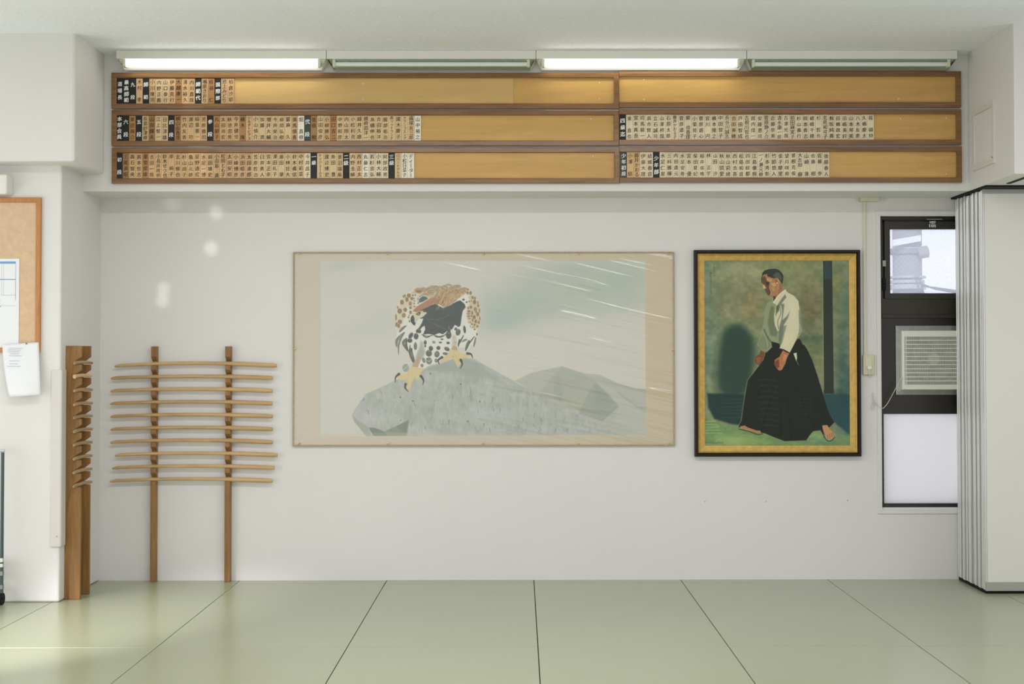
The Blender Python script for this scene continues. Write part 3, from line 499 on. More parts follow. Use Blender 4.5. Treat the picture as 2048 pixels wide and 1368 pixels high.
# ------------------------------------------------------------------ the room
YB = YW*312/326.0
XL = U(200, 800, YW).x; XLB = U(208, 250, YB).x; XR = U(1936, 250, YB).x; XP = U(1911, 800, YW).x
YBOX = U(149.5, 250, X=XLB).y; YCOL = U(121, 750, X=XL).y; YBR = U(2028, 200, X=XR).y; YPF = U(1968, 800, X=XP).y
ZC = EYE+1.857; ZB = EYE+1.013; ZBL = EYE+1.119; ZLOW = ZC-.06; YSTEP = 7.02
wx0, wx1, wz0, wz1 = rect(1762, 432, 1925, 1015, YW); wx1 += .25
w = MB(); w.box(-2.692, wx0, YW, YW+.15, 0, ZC).box(wx0, wx1, YW, YW+.15, 0, wz0).box(wx0, wx1, YW, YW+.15, wz1, ZC).box(wx1, 5, YW, YW+.15, 0, ZC)
wb = struct(w.build('wall_back', M['wall']))
for i, (px, py) in enumerate([(1410, 1003), (1532, 1003), (1695, 1001)]):
    p = U(px, py, YW); MB().tube([(p.x, YW+.004, p.z), (p.x, YW-.0015, p.z)], .0045, 10).build('wall_plug', mat('grey_plug', (176, 174, 164), .7), wb)
struct(box('trim_1', M['beam'], XLB-.01, XR+.01, YB, YW, ZB, ZC))                     # deep beam that carries the name boards
# the beam runs on behind the left box down to the column
struct(box('trim_2', M['beam'], XL, XLB-.01, YB, YW, ZB, ZC))
struct(box('wall_left', M['wall'], -5.2, XL, YCOL, YW+.15, 0, ZC, None, .012))            # column face with the cork board
struct(box('trim_3', M['beam'], -5.2, XLB, YBOX, YB+.02, ZBL, ZC+.02, None, .015))
wr = struct(box('wall_right', M['beam'], XR, 5, YBR, YW+.01, ZB, ZC+.02, None, .004))
struct(box('ceiling', M['ceil'], -5.2, 5.2, YSTEP, YW+.15, ZC, ZC+.1))
struct(box('trim_4', M['ceil2'], -5.2, 5.2, -1.0, YSTEP, ZLOW, ZC+.1))
# floor of green mats
fl = struct(box('floor', M['seam'], -5.2, 5.2, -1.0, YW+.15, -.06, -.012))
PX = [.087+.938*k for k in range(-6, 6)]; PY = [YW, EYE*F/(1165.2-712), 6.765, 6.765-1.876, 6.765-3.752, 6.765-5.63, -1.0]
PY[2] = EYE*F/(1290.5-712)
rs = random.Random(5)
for i in range(len(PX)-1):
    for j in range(len(PY)-1):
        g = .0022; b = box('floor_mat', M['mat'], PX[i]+g, PX[i+1]-g, PY[j+1]+g*.6, PY[j]-(g*.6 if j else 0), -.05, -.0002*((i+j) % 2), fl, .0018)
# ------------------------------------------------------------------ window
def glue(name, m, r, y0, y1, parent, bevel=.001): return box(name, m, r[0], r[1], y0, y1, r[2], r[3], parent, bevel)
wn = thing('window_1', '', '', (wx0, YW, wz0)); del wn['label']; del wn['category']; struct(wn)
t = rect(1753.5, 421.5, 1930, 1027, YW); t = (t[0], wx1+.03, t[2], t[3])
MB().ring(t[0], t[1], t[2], t[3], [(0, YW), (0, YW-.008), (wx0-t[0], YW-.008), (wx0-t[0]+.001, YW+.05), (wx0-t[0], YW)]).build('window_casing', M['wall'], wn)
yf = YW+.03
MB().ring(wx0, wx1, wz0, wz1, [(0, yf+.06), (0, yf), (.022, yf), (.022, yf+.06)]).build('outer_frame', M['bronze2'], wn)
sx1 = wx1-.02; a = rect(1769, 443, 1930, 598, yf); gl = rect(1780, 458.5, 1925, 586.5, yf)
box('sash_backing', M['bronze2'], wx0+.018, a[0]+.004, yf+.022, yf+.04, a[2]-.01, wz1-.02, wn); box('head_backing', M['bronze2'], wx0+.018, sx1, yf+.022, yf+.04, a[3]-.004, wz1-.018, wn)
m_ = MB(); m_.box(a[0], gl[0], yf-.004, yf+.03, a[2], a[3]).box(gl[0], sx1, yf-.004, yf+.03, gl[3], a[3]).box(gl[0], sx1, yf-.004, yf+.03, a[2], gl[2]).box(sx1-.03, sx1, yf-.004, yf+.03, gl[2], gl[3])
m_.build('sash_frame', M['bronze'], wn, .002)
box('window_pane', M['glass'], gl[0], sx1-.03, yf+.012, yf+.017, gl[2], gl[3], wn)
mid = rect(1765, 598, 1930, 629, yf); box('transom_panel', M['bronze'], wx0+.02, sx1, yf+.004, yf+.03, mid[2]-.008, mid[3]+.004, wn, .002)
rl = rect(1765, 629.5, 1930, 635, yf); box('rail', M['bronze'], wx0+.015, sx1, yf-.006, yf+.032, rl[2]-.004, rl[3]+.003, wn, .002)
lo = rect(1765, 636, 1930, 828, yf); box('fan_panel', M['bronze2'], wx0+.018, sx1, yf+.008, yf+.03, lo[2]-.002, lo[3]+.008, wn, .002)
fg = rect(1765.5, 828, 1930, 1006.5, yf); box('frosted_pane', M['frost'], wx0+.006, sx1, yf+.004, yf+.009, fg[2], fg[3], wn)
sl = rect(1765, 1006.5, 1930, 1015, yf); box('bottom_rail', M['alu2'] if 0 else M['bronze'], wx0+.01, sx1, yf-.012, yf+.03, sl[2], sl[3], wn, .002)
h = U(1880, 440, yf); box('latch', M['steel'], U(1852, 439, yf).x, U(1883, 439, yf).x, yf-.02, yf-.005, h.z, h.z+.006, wn, .001)
q = rect(1857, 441.5, 1872, 456, yf); st = box('latch_sticker', M['bronze2'], q[0], q[1], yf-.0062, yf-.0045, q[2], q[3], wn)
m_ = MB()
for k, (u, v, du, dv) in enumerate([(.1, .62, .8, .1), (.1, .8, .35, .09), (.55, .82, .38, .09), (.12, .62, .1, .3), (.8, .62, .1, .3), (.42, .56, .12, .36), (.05, .1, .12, .42), (.3, .1, .1, .35), (.3, .38, .62, .09), (.45, .2, .5, .08), (.5, .05, .1, .4), (.78, .05, .1, .4)]):
    m_.box(q[0]+(q[1]-q[0])*u, q[0]+(q[1]-q[0])*(u+du), yf-.0075, yf-.0066, q[2]+(q[3]-q[2])*v, q[2]+(q[3]-q[2])*(v+dv))
m_.build('sticker_print', M['inkb'], wn)
for py in (527, 562, 575): 
    p = U(1768, py, yf); box('hinge', M['dark'] if py != 527 else M['steel'], p.x-.012, p.x+.01, yf-.012, yf-.003, p.z-.02, p.z+.02, wn, .002)
# outside the window: a pole with steel bands, and a pale wall
po = thing('utility_pole', 'grey round utility pole with steel bands seen through the upper window pane', 'pole', (0, 0, 0)); YP = 11.2
p0, p1 = U(1786, 520, YP).x, U(1843, 520, YP).x; cx = (p0+p1)/2; rp = (p1-p0)/2; po.location = (cx, YP, 0); WP[po.name] = Vector((cx, YP, 0))
MB().tube([(cx, YP, 0), (cx, YP, 6)], rp, 32).build('pole_shaft', M['concrete'], po, smooth=True)
for y0, y1, tl, ex in [(497, 509, -.06, .02), (509, 474, 0, 0), (499, 511, 0, .03)][:1]+[(498.5, 509, 0, .02), (553, 557, 0, .03), (561, 567, 0, .02), (570, 579, 0, .03)]:
    za, zb_ = U(1815, y1, YP).z, U(1815, y0, YP).z
    MB().tube([(cx, YP, za), (cx, YP, zb_)], rp+ex, 32).build('steel_band', M['band'], po, smooth=True)
a_, b_ = U(1786, 486, YP-rp-.05), U(1842, 476, YP-rp-.05)
MB().add([(a_.x, a_.y, a_.z-.025), (b_.x, b_.y, b_.z-.025), (b_.x, b_.y, b_.z+.025), (a_.x, a_.y, a_.z+.025), (a_.x, a_.y+.02, a_.z-.025), (b_.x, b_.y+.02, b_.z-.025), (b_.x, b_.y+.02, b_.z+.025), (a_.x, a_.y+.02, a_.z+.025)], [(0, 1, 2, 3), (4, 7, 6, 5), (0, 4, 5, 1), (3, 2, 6, 7), (0, 3, 7, 4), (1, 5, 6, 2)]).build('slanted_bracket', M['bld'], po)
a_, b_ = U(1835, 506, YP-.1), U(1855, 503, YP-.1); MB().tube([(a_.x, YP-.1, a_.z), (b_.x, YP-.1, b_.z)], .05, 14).build('insulator', M['concrete'], po, smooth=True)
cb = MB()
for pts in [[(1843, 568), (1870, 578), (1910, 585), (1990, 598)], [(1843, 572), (1880, 577), (1930, 584)], [(1835, 550), (1842, 566), (1848, 590)], [(1830, 552), (1836, 570), (1840, 590)]]:
    cb.tube([(U(x, y, YP-.3).x, YP-.3, U(x, y, YP-.3).z) for x, y in pts], .008, 6)
cb.build('cable', M['cable'], po)
ob = box('outdoor_building', M['bld'], 2.6, 9, 15, 15.3, -1, 8); tag(ob, 'pale building wall outside, seen behind the utility pole', 'building')
# ------------------------------------------------------------------ exhaust fan
ya = yf+.004
ef = thing('exhaust_fan', 'cream exhaust fan with slotted grille on dark window panel', 'exhaust fan', (U(1864, 718, ya).x, ya, U(1864, 789, ya).z))
b = rect(1791.5, 651.5, 1936, 789.5, ya); c = rect(1802, 661, 1927, 779.5, ya-.02)
MB().ring(b[0], b[1], b[2], b[3], [(0, ya), (0, ya-.003), (.034, ya-.008), (.034, ya)]).build('mounting_bracket', M['steel'], ef, .0008)
for px, py in ((1797, 657), (1797, 784)):
    p = U(px, py, ya-.005); MB().tube([(p.x, ya-.002, p.z), (p.x, ya-.009, p.z)], .0055, 12).build('screw', M['steel'], ef)
gi = rect(1806, 672.5, 1921, 770, ya-.05)
MB().ring(c[0], c[1], c[2], c[3], [(0, ya), (0, ya-.04), (.012, ya-.05), (.014, ya-.05), (.03, ya-.05), (.032, ya-.012), (.03, ya)]).build('housing', M['cream'], ef, .003)
gm = MB(); g0, g1, g2, g3 = c[0]+.016, c[1]-.016, gi[2], gi[3]; yg = ya-.05
gm.box(g0-.002, g1+.002, yg-.001, yg+.004, g3, c[3]-.004).box(g0-.002, g1+.002, yg-.001, yg+.004, c[2]+.004, g2)
for k in range(13): z = g2+(g3-g2)*k/12; gm.box(g0, g1, yg-.003, yg+.004, z-.0028, z+.0028)
n = int((g1-g0)/.0046)
for k in range(n+1): x = g0+(g1-g0)*k/n; gm.box(x-.00085, x+.00085, yg, yg+.004, g2, g3)
gm.build('grille', M['cream'], ef)
fc = U(1864, 718, ya); box('shade_plate', mat('fan_shade_dark', (38, 38, 36), .6), g0, g1, ya-.011, ya-.009, g2-.01, g3+.01, ef)  # plate coloured near black to imitate the shade behind the grille
MB().tube([(fc.x, ya-.012, fc.z), (fc.x, ya-.042, fc.z)], [.042, .036], 24).build('hub', M['cream'], ef, smooth=True)
MB().tube([(fc.x+.15*math.cos(t), ya-.02, fc.z+.15*math.sin(t)) for t in np.linspace(0, 2*math.pi, 40)], .008, 6, cap=False).build('shroud_ring', M['dark'], ef)
for k in range(5):
    a0 = k*2*math.pi/5; V = []
    for r_ in (.04, .08, .12, .14):
        for s_ in (-1, 0, 1):
            t = a0+s_*(.25+.18*r_/.14)+r_*2; V.append((fc.x+r_*math.cos(t), ya-.025-.008*s_, fc.z+r_*math.sin(t)))
    V2 = [(x, y+.002, z) for x, y, z in V]; nf = [(3*i+j, 3*i+j+1, 3*i+j+4, 3*i+j+3) for i in range(3) for j in range(2)]
    MB().add(V+V2, nf+[tuple(q+12 for q in f)[::-1] for f in nf]).build('fan_blade', mat('grey_blade', (128, 128, 118), .4), ef, smooth=True)
yc = YW-.012
cp = [(1803, 754, ya-.052), (1795, 770, ya-.06), (1778, 802, yc), (1770, 813, yc), (1765, 816.5, yc), (1757, 812, yc), (1749, 803, yc), (1746, 795, yc), (1745, 788, YW-.008), (1747, 800, yc), (1749, 812, yc), (1746, 819, yc), (1742, 818, yc), (1742, 813, yc), (1746, 805, yc), (1747, 798, yc)]
MB().tube([tuple(q) for q in [Vector((U(x, y, Y).x, Y, U(x, y, Y).z)) for x, y, Y in cp[:1]]+[Vector(v) for v in [tuple(U(float(x), float(y), float(Y))) for x, y, Y in spline3(cp)]]], .0022, 6).build('pull_cord', mat('grey_cord', (206, 202, 190), .6), ef, smooth=True)
p = U(1745, 787, YW); tag(MB().tube([(p.x, YW, p.z), (p.x, YW-.014, p.z+.002)], .0015, 8).build('nail', M['steel']), 'small nail in the wall holding the loop of the fan cord', 'nail')
# ------------------------------------------------------------------ cable duct and outlet
cd = thing('cable_duct', 'beige surface cable duct running down from the beam to the outlet', 'cable duct', U(1728.5, 712, YW))
d = rect(1726, 402, 1731.5, 711, YW); box('duct_channel', mat('duct_plastic', (212, 210, 186), .45), d[0], d[1], YW-.012, YW, d[2], ZB-.02, cd, .001)
d = rect(1721, 393, 1757.5, 402.5, YW-.05); box('duct_box', M['beige'], d[0], d[1], YW-.06, YW, d[2], ZB, cd, .002)
ol = thing('wall_outlet', 'yellowed surface mounted wall outlet below the cable duct', 'outlet', U(1737, 750, YW))
d = rect(1726.3, 710, 1748.3, 749.5, YW-.02); box('outlet_box', M['beige'], d[0], d[1], YW-.022, YW, d[2], d[3], ol, .003)
d = rect(1731, 715, 1743, 745, YW-.02); box('socket_plate', mat('socket_plastic', (212, 208, 176), .4), d[0], d[1], YW-.025, YW-.021, d[2], d[3], ol, .001)
pg = thing('power_plug', 'white power plug pushed into the wall outlet with short cord', 'plug', U(1738, 737, YW-.03))
d = rect(1734, 732, 1742.5, 738.5, YW-.03); box('plug_body', M['white'], d[0], d[1], YW-.045, YW-.025, d[2], d[3], pg, .002)
MB().tube([U(1738, 738, YW-.035), U(1738.5, 744, YW-.034), U(1739, 750, YW-.025), U(1739.5, 755, YW-.006)], .003, 8).build('cord', M['white'], pg, smooth=True)
# ------------------------------------------------------------------ ceiling lights
LX = [232, 652.5, 1072, 1493.5, 1915]
yl = YW*312/330.8
NM = ['leftmost fluorescent light unit, glowing, above the top name board', 'unlit fluorescent light unit between the two glowing ones', 'glowing fluorescent light unit above the joint of the name boards', 'rightmost fluorescent light unit, unlit, near the right wall']
for i in range(4):
    x0 = U(LX[i], 110, yl).x; x1 = U(LX[i+1], 110, yl).x; on = i in (0, 2)
    t = thing('fluorescent_light', NM[i], 'ceiling light', ((x0+x1)/2, yl, ZC), 'row of fluorescent lights above the name boards')
    hz = ZC-.052; bz = ZC-.104
    box('housing', M['white'], x0+.0015, x1-.0015, yl, YB-.002, hz, ZC-.001, t, .0015)
    cm = MB().add([(x0+.004, yl+.006, hz), (x1-.004, yl+.006, hz), (x1-.004, YB-.004, hz), (x0+.004, YB-.004, hz), (x0+.036, yl+.085, bz), (x1-.036, yl+.085, bz), (x1-.036, YB-.004, bz), (x0+.036, YB-.004, bz)],
                  [(2, 3, 7, 6), (4, 5, 6, 7)]); cm.build('canopy', M['white'], t)
    MB().add([(x0+.012, yl+.02, hz-.001), (x1-.012, yl+.02, hz-.001), (x1-.037, yl+.084, bz), (x0+.037, yl+.084, bz)], [(0, 1, 2, 3)]).build('reflector', M['refl'] if not on else M['white'], t)
    for s in (0, 1):
        a, c_ = (x0+.004, x0+.036) if s == 0 else (x1-.004, x1-.036)
        MB().add([(a, yl+.006, hz), (a, YB-.004, hz), (c_, YB-.004, bz), (c_, yl+.006+.05, bz), (c_, yl+.084, bz)], [(0, 1, 2, 4, 3)]).build('end_plate', M['white'], t)
        xh = x0+.045 if s == 0 else x1-.045; MB().box(xh-.010, xh+.008, yl+.018, yl+.055, hz-.045, hz).build('lamp_holder', M['hold'], t, .003)
    zt = hz-.026; MB().tube([(x0+.052, yl+.036, zt), (x1-.052, yl+.036, zt)], .0145, 16).build('tube', M['lit'] if on else M['tube'], t, smooth=True)
    for xx in (x0+.14, x1-.14): MB().tube([(xx, yl+.03, hz), (xx, yl+.03, hz-.008)], .004, 8).build('screw', M['dark'], t)
# ------------------------------------------------------------------ glyphs
GC = {}
def glyph(ch, bold):
    k = (ch, bold)
    if k in GC: return GC[k]
    cu = bpy.data.curves.new('g', 'FONT'); cu.body = ch; cu.size = 1; cu.resolution_u = 2; cu.fill_mode = 'FRONT'; cu.offset = 0
    o = bpy.data.objects.new('g', cu); COL.objects.link(o); dg = bpy.context.evaluated_depsgraph_get(); me = o.evaluated_get(dg).to_mesh()
    v = np.array([(p.co.x, p.co.y) for p in me.vertices]) if len(me.vertices) else np.zeros((0, 2)); f = [tuple(q.vertices) for q in me.polygons]
    o.evaluated_get(dg).to_mesh_clear(); bpy.data.objects.remove(o); bpy.data.curves.remove(cu)
    if len(v):
        v = v-[.5, .38]
        if ch == 'ー': v = np.stack([v[:, 1]*-1, v[:, 0]], 1)*[1, -1]*[-1, 1]
        v[:, 1] += v[:, 0]*.09
    GC[k] = (v, f); return GC[k]
def lettering(text, x0, x1, z0, z1, y, bold, parent, m, rnd):
    n = len(text); H = z1-z0; step = H*(.94 if n > 3 else .8)/n; sz = min((x1-x0)*(.78 if bold else .75), step*1.04)
    if n == 2: step = H*.5
    zc = (z0+z1)/2+rnd.uniform(-.002, .002); b = MB()
    for i, ch in enumerate(text):
        if ch in '　 ': continue
        v, f = glyph(ch, bold); s = sz*rnd.uniform(.93, 1.05); cx_ = (x0+x1)/2+rnd.uniform(-.001, .001); cz = zc+step*((n-1)/2-i)
        for q, (ox, oz) in enumerate(((-.022, 0), (.022, .012), (0, -.018)) if bold else ((-.008, 0), (.008, .006))): b.add([(cx_+(p[0]+ox)*s, y-q*.00005, cz+(p[1]+oz)*s) for p in v], f)
    if b.v: 
        o = b.build('lettering', m, parent); return o
# ------------------------------------------------------------------ name boards and plaques
ROWS = [  # board edges in the photograph, first plaque edge, pitch, plaques (text, tone)
 ('top left', (222.5, 145.5, 1238, 217), 233.3, 13.05, '道場長k 最高師範k 九段k 木村　孝t 師範k 小川隆司t 内野正義n 山口泰行n 伊藤克行t 大越康一d 清水裕久t 内川直哉t 師範代k 鳴原さおりt 柏谷　仁d 国際部k 池上みどりt 柏倉沙耶t'),
 ('middle left', (222.8, 220, 1238, 291.5), 232.9, 12.96, '本部会員k 六段k 栗田陽介d 五段k 長島紗津樹n 山田輝夫b 江上智一n 日比淳雄n 四段k 横山由香理d 竹内友香t 渡辺　功t 稲葉憲一t 芳原雅司t 参段k 丸山節子d 太田尚宏t 秋池忠男t 今井健児t 楠木　隆d シルダトビアスt 小山慎介n 加藤　潤n 増井大輔n 今井栄治n 柳岡弘樹n 當麻　久n 美馬慎喜t 堀　直樹w 弐段g 佐伯　勲b 山田俊彦n 小柳勝弘t 田口吉二d 中野和彦n 内山翔太n 小松利克n 越井久雄n 國府田洋一n 高橋伸也n 吉田裕洋n 服部祐治n 南リットランドn 國木慶子n カランコエングn 篠塚友三郎n 山中裕之w'),
 ('bottom left', (223.2, 295, 1239, 366.5), 233.4, 12.94, '初段k 三尾英昭b 高石智央t 高本哲志t 重堂俊雄d 吉田一哉t 小長井政明t 鈴木せつ也t 岸　純子t 北川悌也t 杉山尚子t 亀山元師t 星野通宏t 水足一博t 前田雄史t 小田島　満t 松岡とも子t 太田安昭t 小峰博彦t 浜田昭彦t 太田達郎t 笠原哲治n 臼井勇人n 宮本正幸n 澤田礼子n 藤田　肇n 小林壮大n 鈴木義信n 中村彩菜n 今井昌子p 一級　　k ケイジェームスn 渡辺博史n 角田　豊n 菱沼瑞風n 二級　　k 内野圭輔n 西村正太n 丸藤仁志w 若杉忠弘p 小林大輔p 阿部政男p 三級　　k ロバートマルカn 小松日菜子w ディーターw'),
 ('top right', (1238.5, 142.5, 1922.5, 214.5), 0, 0, ''),
 ('middle right', (1238.5, 218, 1923, 289.5), 1238.8, 13.04, '四級迄k 東　直也p 宮本真吾p 司馬龍一p 高市賢人p 立石誠司p 山澤柊哉p 石原太郎p 藤井かおる子p 菅原道子p 關　由香理p 小栗晃子p 菅原遊心p 宮川　円p 橋本隆之p 中田智子p 長谷川誠志p 合田美穂n 戸田智成p 古根川哲也p 館内佳一p 安藤恵司p 菅原静ノ介p 近藤奈美p 清水康一郎p 古澤光哉p 前田麻実子p 杉山義行p 岡本貴志p 嵯峨千穂p 杉　哲也p 北見和可子p 板坂純義p 田嶋政宏p 田嶋美鈴p 山本琴美p 八木友恵p 久嶋慶太p 蒋　碩特p'),
 ('bottom right', (1239.5, 293, 1924, 365), 1240.3, 13.05, '少年初段g 小澤　結t 藤井かおるt 伊藤大晟p 結城春音p 少年部k 水足仁星p 三科雅暉p 内田道元p 水足安寿p 宮本　優p 柴田夏妃p 稲井佑唯p 林　正宇p 山田　沙p 秋山琉愛p 秋山莉緒p 西村浩喜p 松島和音p 四田紋都p 江島優翔p 一ノ瀬元樹p 杉本秀彰p 竹節悠人p 金子摩里p 望月咲希p 曽根克俊p 大志田　樹p 山崎　蓮p 佐藤　樹p 佐藤　歩p 後藤春人p')]
HEADS = {'道場長': 'dojo head', '最高師範': 'chief master', '九段': 'ninth dan', '師範': 'master', '師範代': 'assistant master', '国際部': 'international section', '本部会員': 'headquarters members', '六段': 'sixth dan', '五段': 'fifth dan', '四段': 'fourth dan', '参段': 'third dan',
         '弐段': 'second dan', '初段': 'first dan', '一級': 'first kyu', '二級': 'second kyu', '三級': 'third kyu', '四級迄': 'up to fourth kyu', '少年初段': 'junior first dan', '少年部': 'junior section'}
TONE = dict(k=((24, 26, 25), 'black', .05), g=((58, 66, 62), 'faded black', .05), t=((207, 170, 124), 'tan', .05), n=((216, 188, 144), 'light tan', .04), d=((176, 128, 80), 'orange brown', .05), b=((160, 120, 78), 'dull brown', .05), p=((224, 208, 176), 'pale cream', .035), w=((236, 228, 210), 'whitish', .02))
for k, (c_, n_, v_) in TONE.items(): M['pl_'+k] = mat('plaque_wood_'+n_.replace(' ', '_'), c_, .5, .4, grain=(6, .10), stretch=(9, 9, .8), vary=v_)
ORD = 'first second third fourth fifth sixth seventh eighth ninth tenth eleventh twelfth thirteenth fourteenth fifteenth sixteenth seventeenth eighteenth nineteenth twentieth'.split()
def ordn(n): return ORD[n-1] if n <= 20 else ('twenty-' if n < 30 else 'thirty-')+ORD[n % 10-1] if n % 10 else 'thirtieth'
DESC = {'top left': 'name board holding the fewest plaques at its left end, top left of three', 'middle left': 'long name board in the middle row, left, with the most plaques', 'bottom left': 'long name board in the bottom row, left, below the fullest board',
        'top right': 'long empty name board at the top right, holding no plaques', 'middle right': 'right name board of the middle row, pale plaques filling most of it', 'bottom right': 'right name board of the bottom row, pale plaques and two tan ones'}
PINS = {'top left': [(727, 167), (727, 199), (1199, 166), (1199, 198)], 'top right': [(1288, 160), (1288, 199), (1797, 198.5)], 'middle left': [(1182, 238)], 'middle right': [(1801, 237), (1892, 236)], 'bottom left': [(1186, 312)], 'bottom right': [(1892, 348)]}
rnd = random.Random(11)
for row, e, px0, pitch, names in ROWS:
    left = 'left' in row; X0, X1, Z0, Z1 = rect(*e, YB-.03); yf2 = YB-.03
    t = thing('name_board', DESC[row], 'name board', ((X0+X1)/2, YB-.015, Z0), 'long name boards above the paintings')
    fw = .031
    if left:
        MB().ring(X0, X1, Z0, Z1, [(0, YB), (0, yf2+.002), (.003, yf2), (fw-.003, yf2), (fw, yf2+.003), (fw, YB)]).build('board_frame', M['frame'], t)
        xi = X0+fw
    else:
        xi = X0+.0015
        MB().box(X0, X1-fw, yf2, YB, Z1-fw, Z1).box(X0, X1-fw, yf2, YB, Z0, Z0+fw).add([(X1-fw, yf2, Z0+fw), (X1, yf2, Z0), (X1, yf2, Z1), (X1-fw, yf2, Z1-fw), (X1-fw, YB, Z0+fw), (X1, YB, Z0), (X1, YB, Z1), (X1-fw, YB, Z1-fw)],
            [(0, 1, 2, 3), (1, 5, 6, 2), (0, 3, 7, 4), (4, 7, 6, 5)]).add([(X1-fw, yf2, Z0), (X1, yf2, Z0), (X1-fw, yf2, Z0+fw), (X1-fw, YB, Z0), (X1, YB, Z0)], [(0, 1, 2), (0, 3, 4, 1)]).add([(X1-fw, yf2, Z1), (X1, yf2, Z1), (X1-fw, yf2, Z1-fw), (X1-fw, YB, Z1), (X1, YB, Z1)], [(0, 2, 1), (0, 1, 4, 3)]).build('board_frame', M['frame'], t)
    if row == 'top left':
        xs = U(1027, 180, YB).x; box('back_panel', M['panel2'], xi-.004, xs, YB-.013, YB-.001, Z0+fw-.004, Z1-fw+.004, t); box('back_panel', M['panel'], xs+.0008, X1-fw+.004, YB-.013, YB-.001, Z0+fw-.004, Z1-fw+.004, t)
    else: box('back_panel', M['panel'], xi-.001, X1-fw+.004, YB-.013, YB-.001, Z0+fw-.004, Z1-fw+.004, t)
    for px, py in PINS[row]:
        p = U(px, py, YB-.014); MB().ball((p.x, YB-.0145, p.z), .0042).build('pin', M['inkb'], t, smooth=True)
    last = None; cnt = 0
    for i, nm in enumerate(names.split(' ') if names else []):
        txt, tone = nm[:-1], nm[-1]
        xa, xb = U(px0+pitch*i, 180, YB-.02).x+.0004, U(px0+pitch*(i+1), 180, YB-.02).x-.0004
        z0, z1 = Z0+fw+.0012, Z1-fw-.0012-(rnd.uniform(0, .0015)); key = txt.replace('　', '')
        if tone in 'kg':
            h = HEADS[key]; last = h; cnt = 0; lab = '%s heading plaque lettered %s in white, %s name board' % (TONE[tone][1], h, row)
        else:
            cnt += 1; lab = '%s name plaque, %s after the %s heading, %s board' % (TONE[tone][1], ordn(cnt), last, row)
        pl = box('name_plaque', M['pl_'+tone], xa, xb, YB-.0205-rnd.uniform(0, .0008), YB-.0135, z0, z1, None, .0006)
        tag(pl, lab, 'name plaque', 'wooden name plaques in the %s board' % row)
        lettering(txt, xa, xb, z0, z1, YB-.0217, tone in 'kg', pl, M['inkb'] if tone in 'kg' else M['ink'], rnd)
# ------------------------------------------------------------------ the two pictures
def paint_mat(name, coat, k):
    m = bpy.data.materials.new(name); m.use_nodes = True; nt = m.node_tree; b = nt.nodes['Principled BSDF']
    a = nt.nodes.new('ShaderNodeAttribute'); a.attribute_name = 'paint'; nt.links.new(a.outputs['Color'], b.inputs['Base Color'])
    b.inputs['Roughness'].default_value = .6; b.inputs['Specular IOR Level'].default_value = .15; b.inputs['Coat Weight'].default_value = coat; b.inputs['Coat Roughness'].default_value = .2
    if coat:
        n = nt.nodes.new('ShaderNodeTexNoise'); n.inputs['Scale'].default_value = 14; tc = nt.nodes.new('ShaderNodeTexCoord'); mp = nt.nodes.new('ShaderNodeMapping'); mp.inputs['Scale'].default_value = (1, 1, 5)
        nt.links.new(tc.outputs['Object'], mp.inputs[0]); nt.links.new(mp.outputs[0], n.inputs['Vector']); bp = nt.nodes.new('ShaderNodeBump'); bp.inputs['Strength'].default_value = .4; bp.inputs['Distance'].default_value = .004
        nt.links.new(n.outputs['Fac'], bp.inputs['Height']); nt.links.new(bp.outputs[0], b.inputs['Coat Normal'])
    return m
def canvas(cv, r, y, name, m, parent, gain):
    h, w = cv.h, cv.w; me = bpy.data.meshes.new(name); X0, X1, Z0, Z1 = r
    xs = np.linspace(X0, X1, w+1); zs = np.linspace(Z1, Z0, h+1)
    V = np.zeros((h+1, w+1, 3)); V[..., 0] = xs-WP[parent.name].x; V[..., 1] = y-WP[parent.name].y; V[..., 2] = (zs-WP[parent.name].z)[:, None]
    nv = (h+1)*(w+1); me.vertices.add(nv); me.vertices.foreach_set('co', V.reshape(-1).astype(np.float32))
    i = np.arange(h)[:, None]*(w+1)+np.arange(w)[None, :]; q = np.stack([i, i+w+1, i+w+2, i+1], -1).reshape(-1)
    nf = h*w; me.loops.add(nf*4); me.loops.foreach_set('vertex_index', q.astype(np.int32)); me.polygons.add(nf)
    me.polygons.foreach_set('loop_start', (np.arange(nf)*4).astype(np.int32)); me.update(calc_edges=True)
    a = np.clip(lin(np.clip(cv.a, 0, 255))*gain, 0, .92); a = np.concatenate([a, a[-1:]], 0); a = np.concatenate([a, a[:, -1:]], 1)
    a = (a+np.roll(a, 1, 0)+np.roll(a, 1, 1)+np.roll(np.roll(a, 1, 0), 1, 1))/4*.0+a   # one colour per mesh vertex
    at = me.color_attributes.new('paint', 'FLOAT_COLOR', 'POINT'); buf = np.ones((nv, 4), np.float32); buf[:, :3] = a.reshape(-1, 3); at.data.foreach_set('color', buf.reshape(-1))
    me.materials.append(m); o = bpy.data.objects.new(name, me); COL.objects.link(o); o.parent = parent; return o
X0, X1, Z0, Z1 = rect(585.5, 504, 1349, 892, YW-.015)
hp = thing('hawk_painting', 'wide framed painting of a hawk on a grey rock under plastic sheet', 'painting', ((X0+X1)/2, YW, Z0))
box('backing', M['strip'], X0+.003, X1-.003, YW-.010, YW-.001, Z0+.003, Z1-.003, hp)
canvas(paint_hawk(), (X0+.002, X1-.002, Z0+.002, Z1-.002), YW-.012, 'picture', paint_mat('mineral_pigment_paint', 0, 1), hp, GAIN_H)
MB().ring(X0, X1, Z0, Z1, [(0, YW), (0, YW-.019), (.004, YW-.021), (.009, YW-.019), (.009, YW-.010)]).build('edge_strip', M['strip'], hp)
pv = box('plastic_cover', M['vinyl'], X0+.008, X1-.008, YW-.0165, YW-.0160, Z0+.008, Z1-.008, hp)
